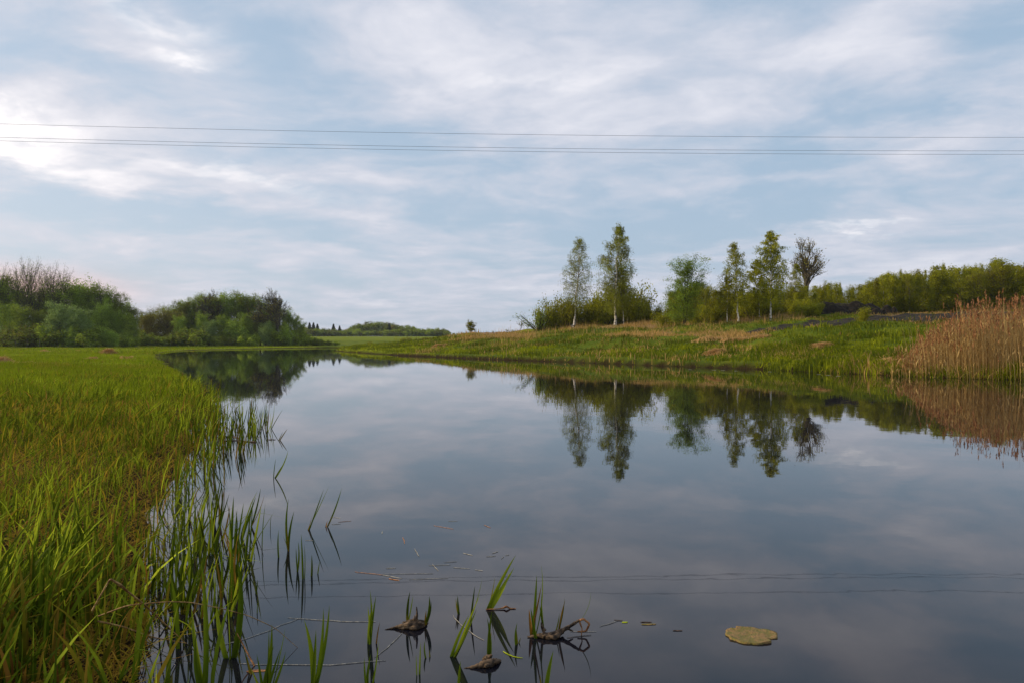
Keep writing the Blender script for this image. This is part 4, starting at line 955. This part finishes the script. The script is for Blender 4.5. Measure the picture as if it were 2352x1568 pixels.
clumps = [
 # base u, v, [(tip u, tip v, width px, tint)], label
 (628, 1097, [(662, 1034, 4, .8), (634, 1051, 2, .5), (652, 1063, 2.5, .2)], 'yellowish leaning sprig alone farthest out in the water'),
 (640, 1010, [(661, 983, 3, .08), (650, 990, 2, .1)], 'small rusty sprig farthest out past the stick tangle'),
 (573, 1208, [(599, 1120, 5, .45), (608, 1134, 2, .04), (585, 1150, 4, .3)], 'dark leaning tuft with one red stalk'),
 (554, 1236, [(588, 1139, 7, .6), (572, 1180, 4, .4)], 'broad leaf pair leaning right beside the red stalked tuft'),
 (541, 1240, [(560, 1153, 7, .5), (556, 1190, 4, .5)], 'twin leaves left of the broad leaning pair'),
 (530, 1272, [(537, 1138, 7, .55), (542, 1170, 6, .45), (520, 1200, 5, .5)], 'tall upright green leaves at the edge of the sedge'),
 (561, 1300, [(568, 1218, 5, .5), (549, 1235, 4, .4)], 'short upright leaves just behind the fallen bright leaf'),
 (600, 1259, [(610, 1153, 3, .6)], 'single long thin leaf standing alone in open water'),
 (622, 1215, [(624, 1180, 2, .3)], 'very small thin shoot left of the straight short leaf'),
 (640, 1279, [(640, 1216, 5, .6)], 'single short straight leaf left of the tall pair'),
 (662, 1264, [(663, 1144, 6, .6), (676, 1172, 6, .5), (650, 1230, 5, .2), (655, 1200, 3, .08)], 'tall pair of leaves with dark stubs in the middle of the shoots'),
 (703, 1216, [(756, 1115, 4, .45), (744, 1122, 3.5, .55), (716, 1185, 2, .05)], 'two long leaves leaning right like a V'),
 (750, 1209, [(785, 1120, 4.5, .6), (766, 1180, 2, .05), (752, 1195, 5, .02)], 'rightmost single leaning leaf beyond the V pair'),
 (696, 1328, [(692, 1225, 5, .5), (699, 1248, 3, .5)], 'upright narrow leaf right of the stubby pair'),
 (683, 1312, [(685, 1242, 5, .4), (680, 1256, 4, .5)], 'stubby dark pair left of the upright narrow leaf'),
 (712, 1322, [(716, 1272, 5, .35)], 'short dark pointed shoot right of the narrow leaf'),
 (728, 1317, [(735, 1286, 4, .4)], 'smallest shoot at the right end of the short row'),
 (587, 1363, [(592, 1330, 5, .4)], 'small shoot below the fallen bright leaf'),
 (588, 1407, [(593, 1376, 4, .5)], 'tiny shoot standing below the small one'),
 (849, 1477, [(850, 1353, 7, .65), (864, 1366, 7, .6), (845, 1390, 7, .7), (857, 1384, 5, .75)], 'upright fan of four green leaves left of the driftwood lump'),
 (861, 1477, [(873, 1426, 4, .03)], 'single rusty leaf at the foot of the four leaf fan'),
 (718, 1590, [(699, 1422, 13, .65), (726, 1444, 12, .5), (743, 1395, 11, .6), (757, 1388, 10, .65)], 'four big leaves spread open at the bottom edge'),
 (609, 1600, [(625, 1431, 12, .45), (618, 1444, 11, .4), (630, 1480, 9, .5), (656, 1439, 6, .6), (645, 1487, 8, .55), (590, 1500, 8, .6), (657, 1494, 8, .6), (575, 1530, 7, .7)], 'thick dark green leaf bunch cut by the bottom edge'),
 (848, 1590, [(837, 1508, 10, .6), (870, 1470, 7, .6), (852, 1500, 8, .6)], 'three leaves at the bottom below the four leaf fan'),
 (961, 1549, [(956, 1500, 4, .6), (966, 1473, 4.5, .7)], 'slim leaf pair at the bottom below the driftwood lump'),
 (983, 1510, [(976, 1469, 5, .5), (986, 1490, 5, .2)], 'short brown based shoot right of the slim pair'),
 (1116, 1399, [(1185, 1273, 11, .75), (1181, 1302, 11, .8), (1137, 1323, 6, .2), (1170, 1312, 9, .9)], 'broad bright leaves leaning strongly to the right'),
 (1035, 1507, [(1102, 1366, 13, .75), (1095, 1396, 9, .35), (1108, 1325, 3, .7), (1128, 1344, 2, .6), (1078, 1410, 9, .7)], 'long thick leaning shoot with bent tips'),
 (1218, 1458, [(1233, 1319, 9, .6), (1243, 1295, 8, .65), (1244, 1339, 5, .02), (1215, 1397, 9, .02)], 'tall narrow leaves rising beside the right rootstock'),
 (1235, 1463, [(1219, 1394, 8, .6)], 'leaf leaning left in front of the tall narrow ones'),
 (1253, 1447, [(1239, 1385, 5, .35), (1244, 1363, 6, .55)], 'olive shoot right of the tall narrow leaves'),
 (1124, 1503, [(1130, 1401, 8, .45), (1119, 1417, 8, .5), (1129, 1446, 6, .05)], 'short dark tuft growing from the sunken rootstock'),
 (1189, 1479, [(1188, 1428, 6, .5), (1185, 1436, 5, .2), (1196, 1462, 4, .2)], 'small dark shoots left of the right rootstock'),
 (1054, 1409, [(1051, 1366, 6, .35), (1047, 1372, 5, .15)], 'small dark bud behind the long leaning shoot'),
 (1083, 1423, [(1091, 1343, 5, .3)], 'thin dark leaf behind the long leaning shoot'),
 (1058, 1590, [(1058, 1516, 8, .65)], 'single leaf tip at the bottom below the leaning shoot'),
 (1247, 1600, [(1271, 1492, 12, .65), (1240, 1545, 6, .1)], 'broad leaf tip at the bottom below the right rootstock'),
 (530, 1511, [(544, 1276, 17, .55), (497, 1385, 15, .8), (520, 1340, 9, .7)], 'stout bent iris shoot at the edge of the near leaves'),
 (468, 1590, [(440, 1390, 17, .7), (462, 1280, 14, .65), (452, 1450, 10, .6), (490, 1470, 8, .5)], 'two very broad light green leaves at the front of the near bank'),
 (540, 1245, [(507, 1200, 5, .5)], 'thin leaf leaning left behind the fallen leaf'),
 (582, 1545, [(556, 1470, 6, .25), (566, 1500, 5, .1)], 'dark twisted shoot on the pinkish scrap'),
]
for u, v, tips, lb in clumps:
    rs = np.random.default_rng(int(u * 7 + v)); b = MB(); base = at(u, v); Y = base[1]
    for tu, tv, wpx, tn in tips:
        tip = at_depth(tu, tv, Y + rs.normal(0, .02)) - base
        p0 = np.array([rs.normal(0, .006), rs.normal(0, .006), -.03])
        leaf3(b, p0, tip, wpx / F * Y * .92, tn, rs)
    tag(link('iris_shoot', b.mesh('iris_shoot', M['iris']), None, base), lb, 'iris plant')

# shoots along the reedy edge: variants copied
edge_protos = []
for k in range(10):
    rs = np.random.default_rng(500 + k); b = MB(); n = rs.integers(2, 6)
    for i in range(n):
        a = rs.uniform(0, 6.28); h = rs.uniform(.2, .46); ln = abs(rs.normal(0, .06)) + .02
        leaf3(b, (rs.normal(0, .02), rs.normal(0, .02), -.05), (math.cos(a) * ln + rs.normal(.03, .03), math.sin(a) * ln, h), rs.uniform(.008, .016), rs.uniform(.25, .95) if rs.random() > .15 else .05, rs)
    edge_protos.append(b.mesh('iris_tuft', M['iris']))
made = 0
cands = [(rng.uniform(395, 640), rng.uniform(900, 1420)) if k % 3 else (rng.uniform(420, 610), rng.normal(985, 28)) for k in range(2400)]
for u, v in cands:
    p = at(u, v); d = float(sdist([p[0]], [p[1]])[0])
    lim = -.62 - 1.0 * math.exp(-((v - 985) / 55) ** 2) - .16 * math.exp(-((v - 1290) / 110) ** 2)
    if not (lim < d < .0): continue
    if rng.random() > .25 + .75 * (1 - d / lim): continue
    if made >= 150: break
    o = link('iris_tuft', edge_protos[made % 10], None, p); o.rotation_euler = (0, 0, rng.uniform(-.6, .6)); s = rng.uniform(.75, 1.15); o.scale = (s, s, s)
    tag(o, 'green sword leaved tuft in the shallows along the left bank', 'iris plant', 'iris tufts in the shallows of the left bank'); made += 1

# ------------------------------------------------------------------ driftwood, roots, stems, floating scraps
def poly_tube(name, pts, rad, material, label, cat, group=None, sides=6, seed=0, extra=None, noise=0.0):
    """pts: world points (absolute)"""
    rs = np.random.default_rng(seed); loc = np.array(pts[0], float); loc[2] = 0
    b = MB()
    def one(pp, rr):
        pp = np.array(pp, float) - loc; n = max(8, len(pp) * 5); s_ = np.linspace(0, len(pp) - 1, n)
        Q_ = np.stack([np.interp(s_, np.arange(len(pp)), pp[:, k]) for k in range(3)], -1)
        Qs = Q_.copy(); Qs[1:-1] = (Q_[:-2] + Q_[1:-1] * 2 + Q_[2:]) / 4
        rr = np.interp(s_, np.linspace(0, len(pp) - 1, len(np.atleast_1d(rr))), np.atleast_1d(rr)) * (1 + rs.normal(0, noise, n))
        Qs += rs.normal(0, noise * .25, (n, 3)) * rr[:, None]
        b.add(*tube(Qs, np.maximum(rr, 1e-4), sides))
    one(pts, rad)
    for pp, rr in (extra or []): one(pp, rr)
    return tag(link(name, b.mesh(name, material), None, loc), label, cat, group)

# rootstock left
Yl = K(1440)
def q(u, v, Y): return at_depth(u, v, Y)
poly_tube('rootstock', [at(884, 1445, .0), at(905, 1440, .004), at(925, 1436, .012), at(945, 1433, .020), at(965, 1432, .018), at(980, 1431, .006)], [.002, .006, .013, .019, .015, .006], M['rhizome'],
          'brown twisted rootstock with shoots floating left of the leaning leaves', 'rootstock', sides=9, seed=1, noise=.12,
          extra=[([at(915, 1442, .002), at(935, 1440, .008), at(955, 1441, .010), at(975, 1436, .006)], [.003, .010, .013, .006]), ([at(925, 1428, .02), at(945, 1424, .034), at(968, 1426, .026), at(984, 1425, .004)], [.003, .010, .010, .002]),
                 ([at(955, 1430, .02), q(958, 1408, Yl), q(957, 1392, Yl)], [.010, .006, .002]), ([at(950, 1428, .03), q(952, 1412, Yl)], [.006, .002])])
def shoots(base, tips, lb):
    rs = np.random.default_rng(int(base[0] * 1000) % 9999); b = MB(); Y = base[1]
    for tu, tv, wpx, tn, bu, bv in tips:
        bend = None if bu is None else at_depth(bu, bv, Y) - base
        leaf3(b, (rs.normal(0, .004), rs.normal(0, .004), -.01), at_depth(tu, tv, Y) - base, wpx / F * Y, tn, rs, bend)
    return tag(link('iris_shoot', b.mesh('iris_shoot', M['iris']), None, base), lb, 'iris plant')
shoots(at_depth(939, 1424, K(1438)), [(942, 1356, 6, .3, None, None), (949, 1366, 5, .5, None, None)], 'straight shoot growing from the left end of the left rootstock')
shoots(at_depth(976, 1430, K(1438)), [(986, 1367, 6, .4, 990, 1400), (990, 1378, 4, .3, 992, 1405), (979, 1400, 4, .05, None, None)], 'curved shoot growing from the right end of the left rootstock')
# sunken rootstock
poly_tube('rootstock', [at(1066, 1533, 0), at(1090, 1530, .004), at(1115, 1523, .012), at(1135, 1518, .014), at(1150, 1515, .004)], [.002, .008, .019, .016, .005], M['rhizome'],
          'flat brown rootstock lying in the water below the leaning leaves', 'rootstock', sides=9, seed=2, noise=.14, extra=[([at(1112, 1512, .0), at(1124, 1508, .02), at(1130, 1502, .03)], [.014, .010, .006]), ([at(1095, 1527, .004), at(1120, 1528, .01), at(1145, 1520, .004)], [.004, .011, .004])])
# right rootstock with bent arm and loops
Yr = K(1457)
poly_tube('rootstock', [at(1212, 1462, .0), at(1235, 1458, .010), at(1262, 1458, .014), q(1290, 1447, Yr), q(1310, 1436, Yr), q(1330, 1423, Yr)], [.006, .012, .016, .011, .008, .006], M['rhizome'],
          'dark rootstock with raised arm at the right end of the shoots', 'rootstock', sides=9, seed=3, noise=.12,
          extra=[([at(1245, 1462, .006), at(1275, 1462, .012), q(1292, 1450, Yr)], [.008, .013, .008]), ([at(1250, 1447, .02), q(1246, 1440, Yr), q(1243, 1428, Yr)], [.010, .008, .003]), ([q(1285, 1447, Yr), q(1300, 1440, Yr), q(1316, 1448, Yr)], [.005, .006, .003])])
poly_tube('bent_stem', [q(1330, 1424, Yr), q(1340, 1420, Yr), q(1354, 1431, Yr), q(1346, 1448, Yr), q(1326, 1449, Yr)], [.005, .006, .005, .005, .003], M['orange_stem'],
          'orange brown stem folded into a loop at the end of the raised arm', 'stem', seed=4, noise=.08, extra=[([q(1330, 1424, Yr), q(1337, 1442, Yr), q(1335, 1460, Yr)], [.005, .003, .002])])
shoots(at_depth(1331, 1422, Yr), [(1357, 1358, 5, .5, 1357, 1395)], 'curved green shoot rising from the raised arm')
shoots(at_depth(1282, 1447, Yr), [(1298, 1377, 6, .04, None, None), (1297, 1370, 2, .4, None, None)], 'dark red shoot in the middle of the right rootstock')
shoots(at_depth(1270, 1463, Yr), [(1285, 1406, 5, .25, None, None)], 'olive leaning shoot at the front of the right rootstock')
poly_tube('bent_stem', [at(1116, 1398, .004), at(1145, 1397, .004), q(1158, 1394, K(1397)), q(1163, 1391, K(1397)), q(1172, 1396, K(1397)), at(1185, 1396, .003)], [.003, .003, .005, .006, .004, .002], M['orange_stem'], 'small orange curled scrap right of the leaning bright leaves', 'stem', seed=5)

# stick tangle off the left bank
tang = [([(456, 919, 0), (462, 921, .05), (478, 946, 0)], .010), ([(468, 912, .02), (478, 909, .06), (484, 913, .03), (476, 917, .01), (468, 912, .01)], .012),
        ([(435, 957, .01), (460, 960, .03), (489, 953, .01)], .022), ([(491, 952, 0), (500, 962, .05), (512, 960, .09), (548, 962, .14), (555, 948, .30)], .008),
        ([(526, 960, .03), (537, 970, .10), (545, 985, .05), (559, 998, .0)], .008), ([(500, 945, .12), (492, 953, .02), (510, 965, .03)], .006),
        ([(513, 1011, .01), (545, 1012, .02), (588, 1014, .01)], .016), ([(520, 1002, .01), (536, 1003, .03), (552, 1006, .01)], .022),
        ([(540, 985, .0), (552, 992, .10), (566, 1000, .02)], .006), ([(480, 980, .0), (498, 978, .12), (520, 985, .02)], .007),
        ([(585, 1004, 0), (592, 1001, .03), (603, 978, .14)], .006), ([(590, 1002, .02), (600, 1006, .0)], .005), ([(615, 1009, 0), (625, 1008, .01), (634, 1009, 0)], .006), ([(622, 1008, 0), (623, 1004, .03)], .005), ([(408, 925, .01), (440, 930, .03), (470, 925, .01)], .008), ([(425, 975, .0), (450, 985, .05), (490, 992, .0)], .008)]
for k, (pp, rr) in enumerate(tang):
    poly_tube('dead_stick', [at(u_, v_, z_) if z_ < .02 else at_depth(u_, v_, at(pp[0][0], pp[0][1])[1]) for u_, v_, z_ in pp], [rr * .5, rr, rr * .8, rr * .4], M['stick'],
              'dark broken stick in the tangle off the left bank', 'stick', 'sticks tangled in the water off the left bank', sides=5, seed=20 + k, noise=.15)
# big arching dead stems at the near bank
Yd = 3.35
poly_tube('arching_stem', [q(226, 1414, Yd), q(295, 1388, Yd), q(389, 1380, Yd + .05), q(440, 1382, Yd + .08), q(510, 1396, Yd + .12), q(570, 1412, Yd + .15), q(632, 1440, K(1487) - .02), at(684, 1486)], [.0035, .003, .0028, .0025, .0022, .002, .0016, .001], M['dry_stem'], 'long tan stem arching from the near bank over the water', 'stem', seed=40)
poly_tube('arching_stem', [q(212, 1401, Yd - .2), q(252, 1330, Yd - .2), q(258, 1330, Yd - .2), q(330, 1385, Yd), q(427, 1476, K(1478))], [.004, .004, .0045, .004, .002], M['dry_stem'], 'sharply bent brown stem hanging down into the water', 'stem', seed=41,
          extra=[([q(255, 1329, Yd - .2), q(280, 1342, Yd - .18), q(310, 1372, Yd - .1)], [.004, .003, .001])])
poly_tube('arching_stem', [q(225, 1425, Yd - .1), q(285, 1438, Yd), q(350, 1462, Yd), q(430, 1476, K(1476))], [.004, .003, .0025, .002], M['dry_stem'], 'lower brown stem leaning out from the near bank', 'stem', seed=42)
poly_tube('arching_stem', [q(545, 1453, K(1520)), q(562, 1485, K(1520)), at(585, 1528)], [.0015, .003, .004], M['orange_stem'], 'short rusty stem near the stout bent iris shoot', 'stem', seed=43)
# fallen bright leaf
b = MB(); rs = np.random.default_rng(9); Yf = K(1300); p0 = at_depth(503, 1273, Yf); leaf3(b, (0, 0, 0), at_depth(607, 1289, Yf + .05) - p0, .014, 1.0, rs, None, .02)
for v_ in b.V: pass
o = tag(link('fallen_leaf', b.mesh('fallen_leaf', M['iris']), None, p0), 'bright green leaf lying almost level across the shoots', 'leaf'); 

def floater(u, v, L_px, ang, wpx, material, label, cat, group=None, name='floating_scrap', curve=.0, seed=0):
    p = at(u, v); Y = p[1]; L = L_px / F * Y; wdt = wpx / F * Y
    rs = np.random.default_rng(seed + int(u)); n = 9; t = np.linspace(-.5, .5, n)
    x = np.cos(ang) * t * L; y = np.sin(ang) * t * L
    cv = curve * L * (t ** 2) + np.cumsum(rs.normal(0, .012, n)) * L
    x -= np.sin(ang) * cv; y += np.cos(ang) * cv
    wv = wdt * .5 * np.sqrt(np.clip(1 - (2 * t * .97) ** 2, .02, 1))
    ox, oy = -np.sin(ang) * wv, np.cos(ang) * wv; th = .0018
    ring = [np.stack([x - ox, y - oy, np.full(n, .0015)], -1), np.stack([x - ox * .6, y - oy * .6, np.full(n, .0015 + th)], -1), np.stack([x + ox * .6, y + oy * .6, np.full(n, .0015 + th)], -1), np.stack([x + ox, y + oy, np.full(n, .0015)], -1)]
    V = np.concatenate(ring); i = np.arange(n - 1); Q = np.concatenate([np.stack([i + k * n, i + k * n + 1, i + (k + 1) * n + 1, i + (k + 1) * n], -1) for k in range(3)])
    b = MB(); b.add(V, Q, None, .95)
    return tag(link(name, b.mesh(name, material), None, (p[0], p[1], 0)), label, cat, group)
floater(1435, 1428, 14, .1, 7, M['iris'], 'tiny light green floating leaf right of the loop', 'leaf', name='floating_leaf')
floater(1490, 1433, 34, .0, 9, M['pad'], 'narrow olive floating leaf between loop and lily pad', 'leaf', name='floating_leaf')
floater(1484, 1428, 26, -.1, 5, M['stick'], 'dark scrap just behind the narrow olive leaf', 'leaf', name='floating_leaf')
floater(1556, 1447, 22, .0, 5, M['stick'], 'dark scrap halfway to the lily pad', 'leaf', name='floating_leaf')
floater(1420, 1424, 20, -.2, 3, M['stick'], 'dark sliver nearest to the folded loop', 'leaf', name='floating_leaf')
floater(1400, 1432, 60, .6, 1.6, M['pale_strand'], 'thin pale strand right of the folded loop', 'strand', name='floating_strand')
g = 'pale scraps floating in the middle of the pond'
for k, (u, v, L, a, wp_) in enumerate([(930, 1240, 60, -1.30, 2.0), (960, 1268, 70, -1.25, 1.6), (1000, 1302, 60, -1.25, 1.4), (878, 1222, 26, -1.45, 2.2), (900, 1323, 60, -.5, 2.0), (905, 1330, 30, -.5, 4), (1035, 1290, 30, .2, 1.5),
        (1010, 1297, 50, .1, 1.4), (1075, 1272, 30, -.7, 2.2), (1040, 1196, 22, .0, 1.5), (1120, 1208, 30, -1.0, 1.3), (1138, 1268, 22, .9, 3.2), (1128, 1277, 22, .2, 2.4), (1100, 1309, 20, -.4, 2.2), (985, 1328, 90, .15, 1.4),
        (850, 1316, 80, -.4, 1.2), (1060, 1304, 40, -.2, 1.5), (1155, 1280, 24, 1.3, 1.2), (898, 1304, 22, .1, 2.6), (1165, 1274, 10, .5, 2), (792, 1197, 30, .4, 1.4), (772, 1203, 20, .2, 2), (710, 1240, 18, 0, 2.0), (935, 1318, 120, .05, .9), (560, 1293, 30, .3, 1.5), (1020, 1210, 60, -.6, .8), (770, 1188, 30, -.5, .8)]):
    floater(u, v, L, a, wp_, M['pale_strand'] if k % 5 else M['orange_stem'], 'pale scrap of dead reed floating in the middle of the pond', 'reed scrap', g, seed=k)
g = 'long pale stalks lying in the near water'
for u, v, L, a, wp_ in ((595, 1455, 260, .95, 1.6), (895, 1480, 150, 1.28, 1.6), (1070, 1440, 180, -1.15, 1.4), (760, 1424, 210, -.1, 1.8), (720, 1520, 330, .08, 2.2), (1340, 1450, 60, 0, 1)):
    floater(u, v, L, a, wp_, M['pale_strand'], 'long pale stalk lying just in the surface of the near water', 'stalk', g, name='floating_stalk', curve=.12)
floater(1172, 1505, 60, -.75, 4, M['iris'], 'bright green curved floating leaf right of the flat rootstock', 'leaf', name='floating_leaf', curve=.5)
floater(590, 1540, 45, .1, 14, M['orange_stem'], 'pinkish scrap at the bottom beside the thick leaf bunch', 'leaf', name='floating_leaf')
floater(1330, 1461, 60, .3, 2.0, M['rhizome'], 'thin brown sliver under the folded loop', 'leaf', name='floating_leaf')
# little pads along the right bank's foot
for u, v in ((1640, 849), (1660, 850), (1690, 851), (1768, 853), (1902, 861), (1925, 863), (1880, 859), (1585, 848)):
    floater(u, v, rng.uniform(6, 13), 0, 14, M['pale_strand'], 'tiny pale floating leaf at the foot of the right bank', 'leaf', 'small floating leaves at the foot of the right bank', name='floating_leaf')

# lily pad
def lily():
    c = at(1725, 1459); n = 72; rs = np.random.default_rng(5)
    a = np.linspace(0, 2 * np.pi, n, endpoint=False)
    r = .122 * (1 + .05 * np.sin(a * 3 + 1) + .03 * np.sin(a * 11) + rs.normal(0, .012, n))
    notch = np.abs((a - R(325) + np.pi) % (2 * np.pi) - np.pi); r = r * np.where(notch < .32, .62 + .38 * (notch / .32) ** .6, 1)
    notch = np.abs((a - R(118) + np.pi) % (2 * np.pi) - np.pi); r = r * np.where(notch < .12, .84, 1)
    m = 12; rr = np.linspace(0, 1, m)
    X = np.outer(rr, r * np.cos(a)); Yv = np.outer(rr, r * np.sin(a)) * .86; Z = .003 + .0035 * (1 + wob(X * 100, Yv * 100, .35, 6)) * .6 + np.outer(rr ** 6, .003 + .002 * np.sin(a * 4))
    V = np.concatenate([np.stack([X, Yv, Z], -1).reshape(-1, 3), np.stack([r * np.cos(a), r * np.sin(a) * .86, np.full(n, -.004)], -1)])
    ii = (np.arange(m)[:, None] * n + np.arange(n)[None]); jj = (np.arange(m)[:, None] * n + (np.arange(n)[None] + 1) % n)
    b = MB(); b.add(V, np.stack([ii, jj, jj + n, ii + n], -1).reshape(-1, 4))
    tag(link('lily_pad', b.mesh('lily_pad', M['pad']), None, c), 'ragged olive lily pad floating at the lower right', 'lily pad')
lily()

# ------------------------------------------------------------------ haze
m, t = mat('haze')
vol = t.node('ShaderNodeVolumePrincipled', {'Color': (0.72, 0.80, 0.92, 1), 'Density': 0.00010, 'Anisotropy': 0.2})
t.l.new(vol.outputs[0], t.node('ShaderNodeOutputMaterial').inputs['Volume'])
lo, hi = np.array([-2200, -500, -3.0]), np.array([2300, 2400, 34.0])
V = np.array([[(lo, hi)[i][0], (lo, hi)[j][1], (lo, hi)[k][2]] for k in (0, 1) for j in (0, 1) for i in (0, 1)])
b = MB(); b.add(V, [(0, 2, 3, 1), (4, 5, 7, 6), (0, 1, 5, 4), (2, 6, 7, 3), (0, 4, 6, 2), (1, 3, 7, 5)])
tag(link('haze', b.mesh('haze', m, False)), kind='stuff')
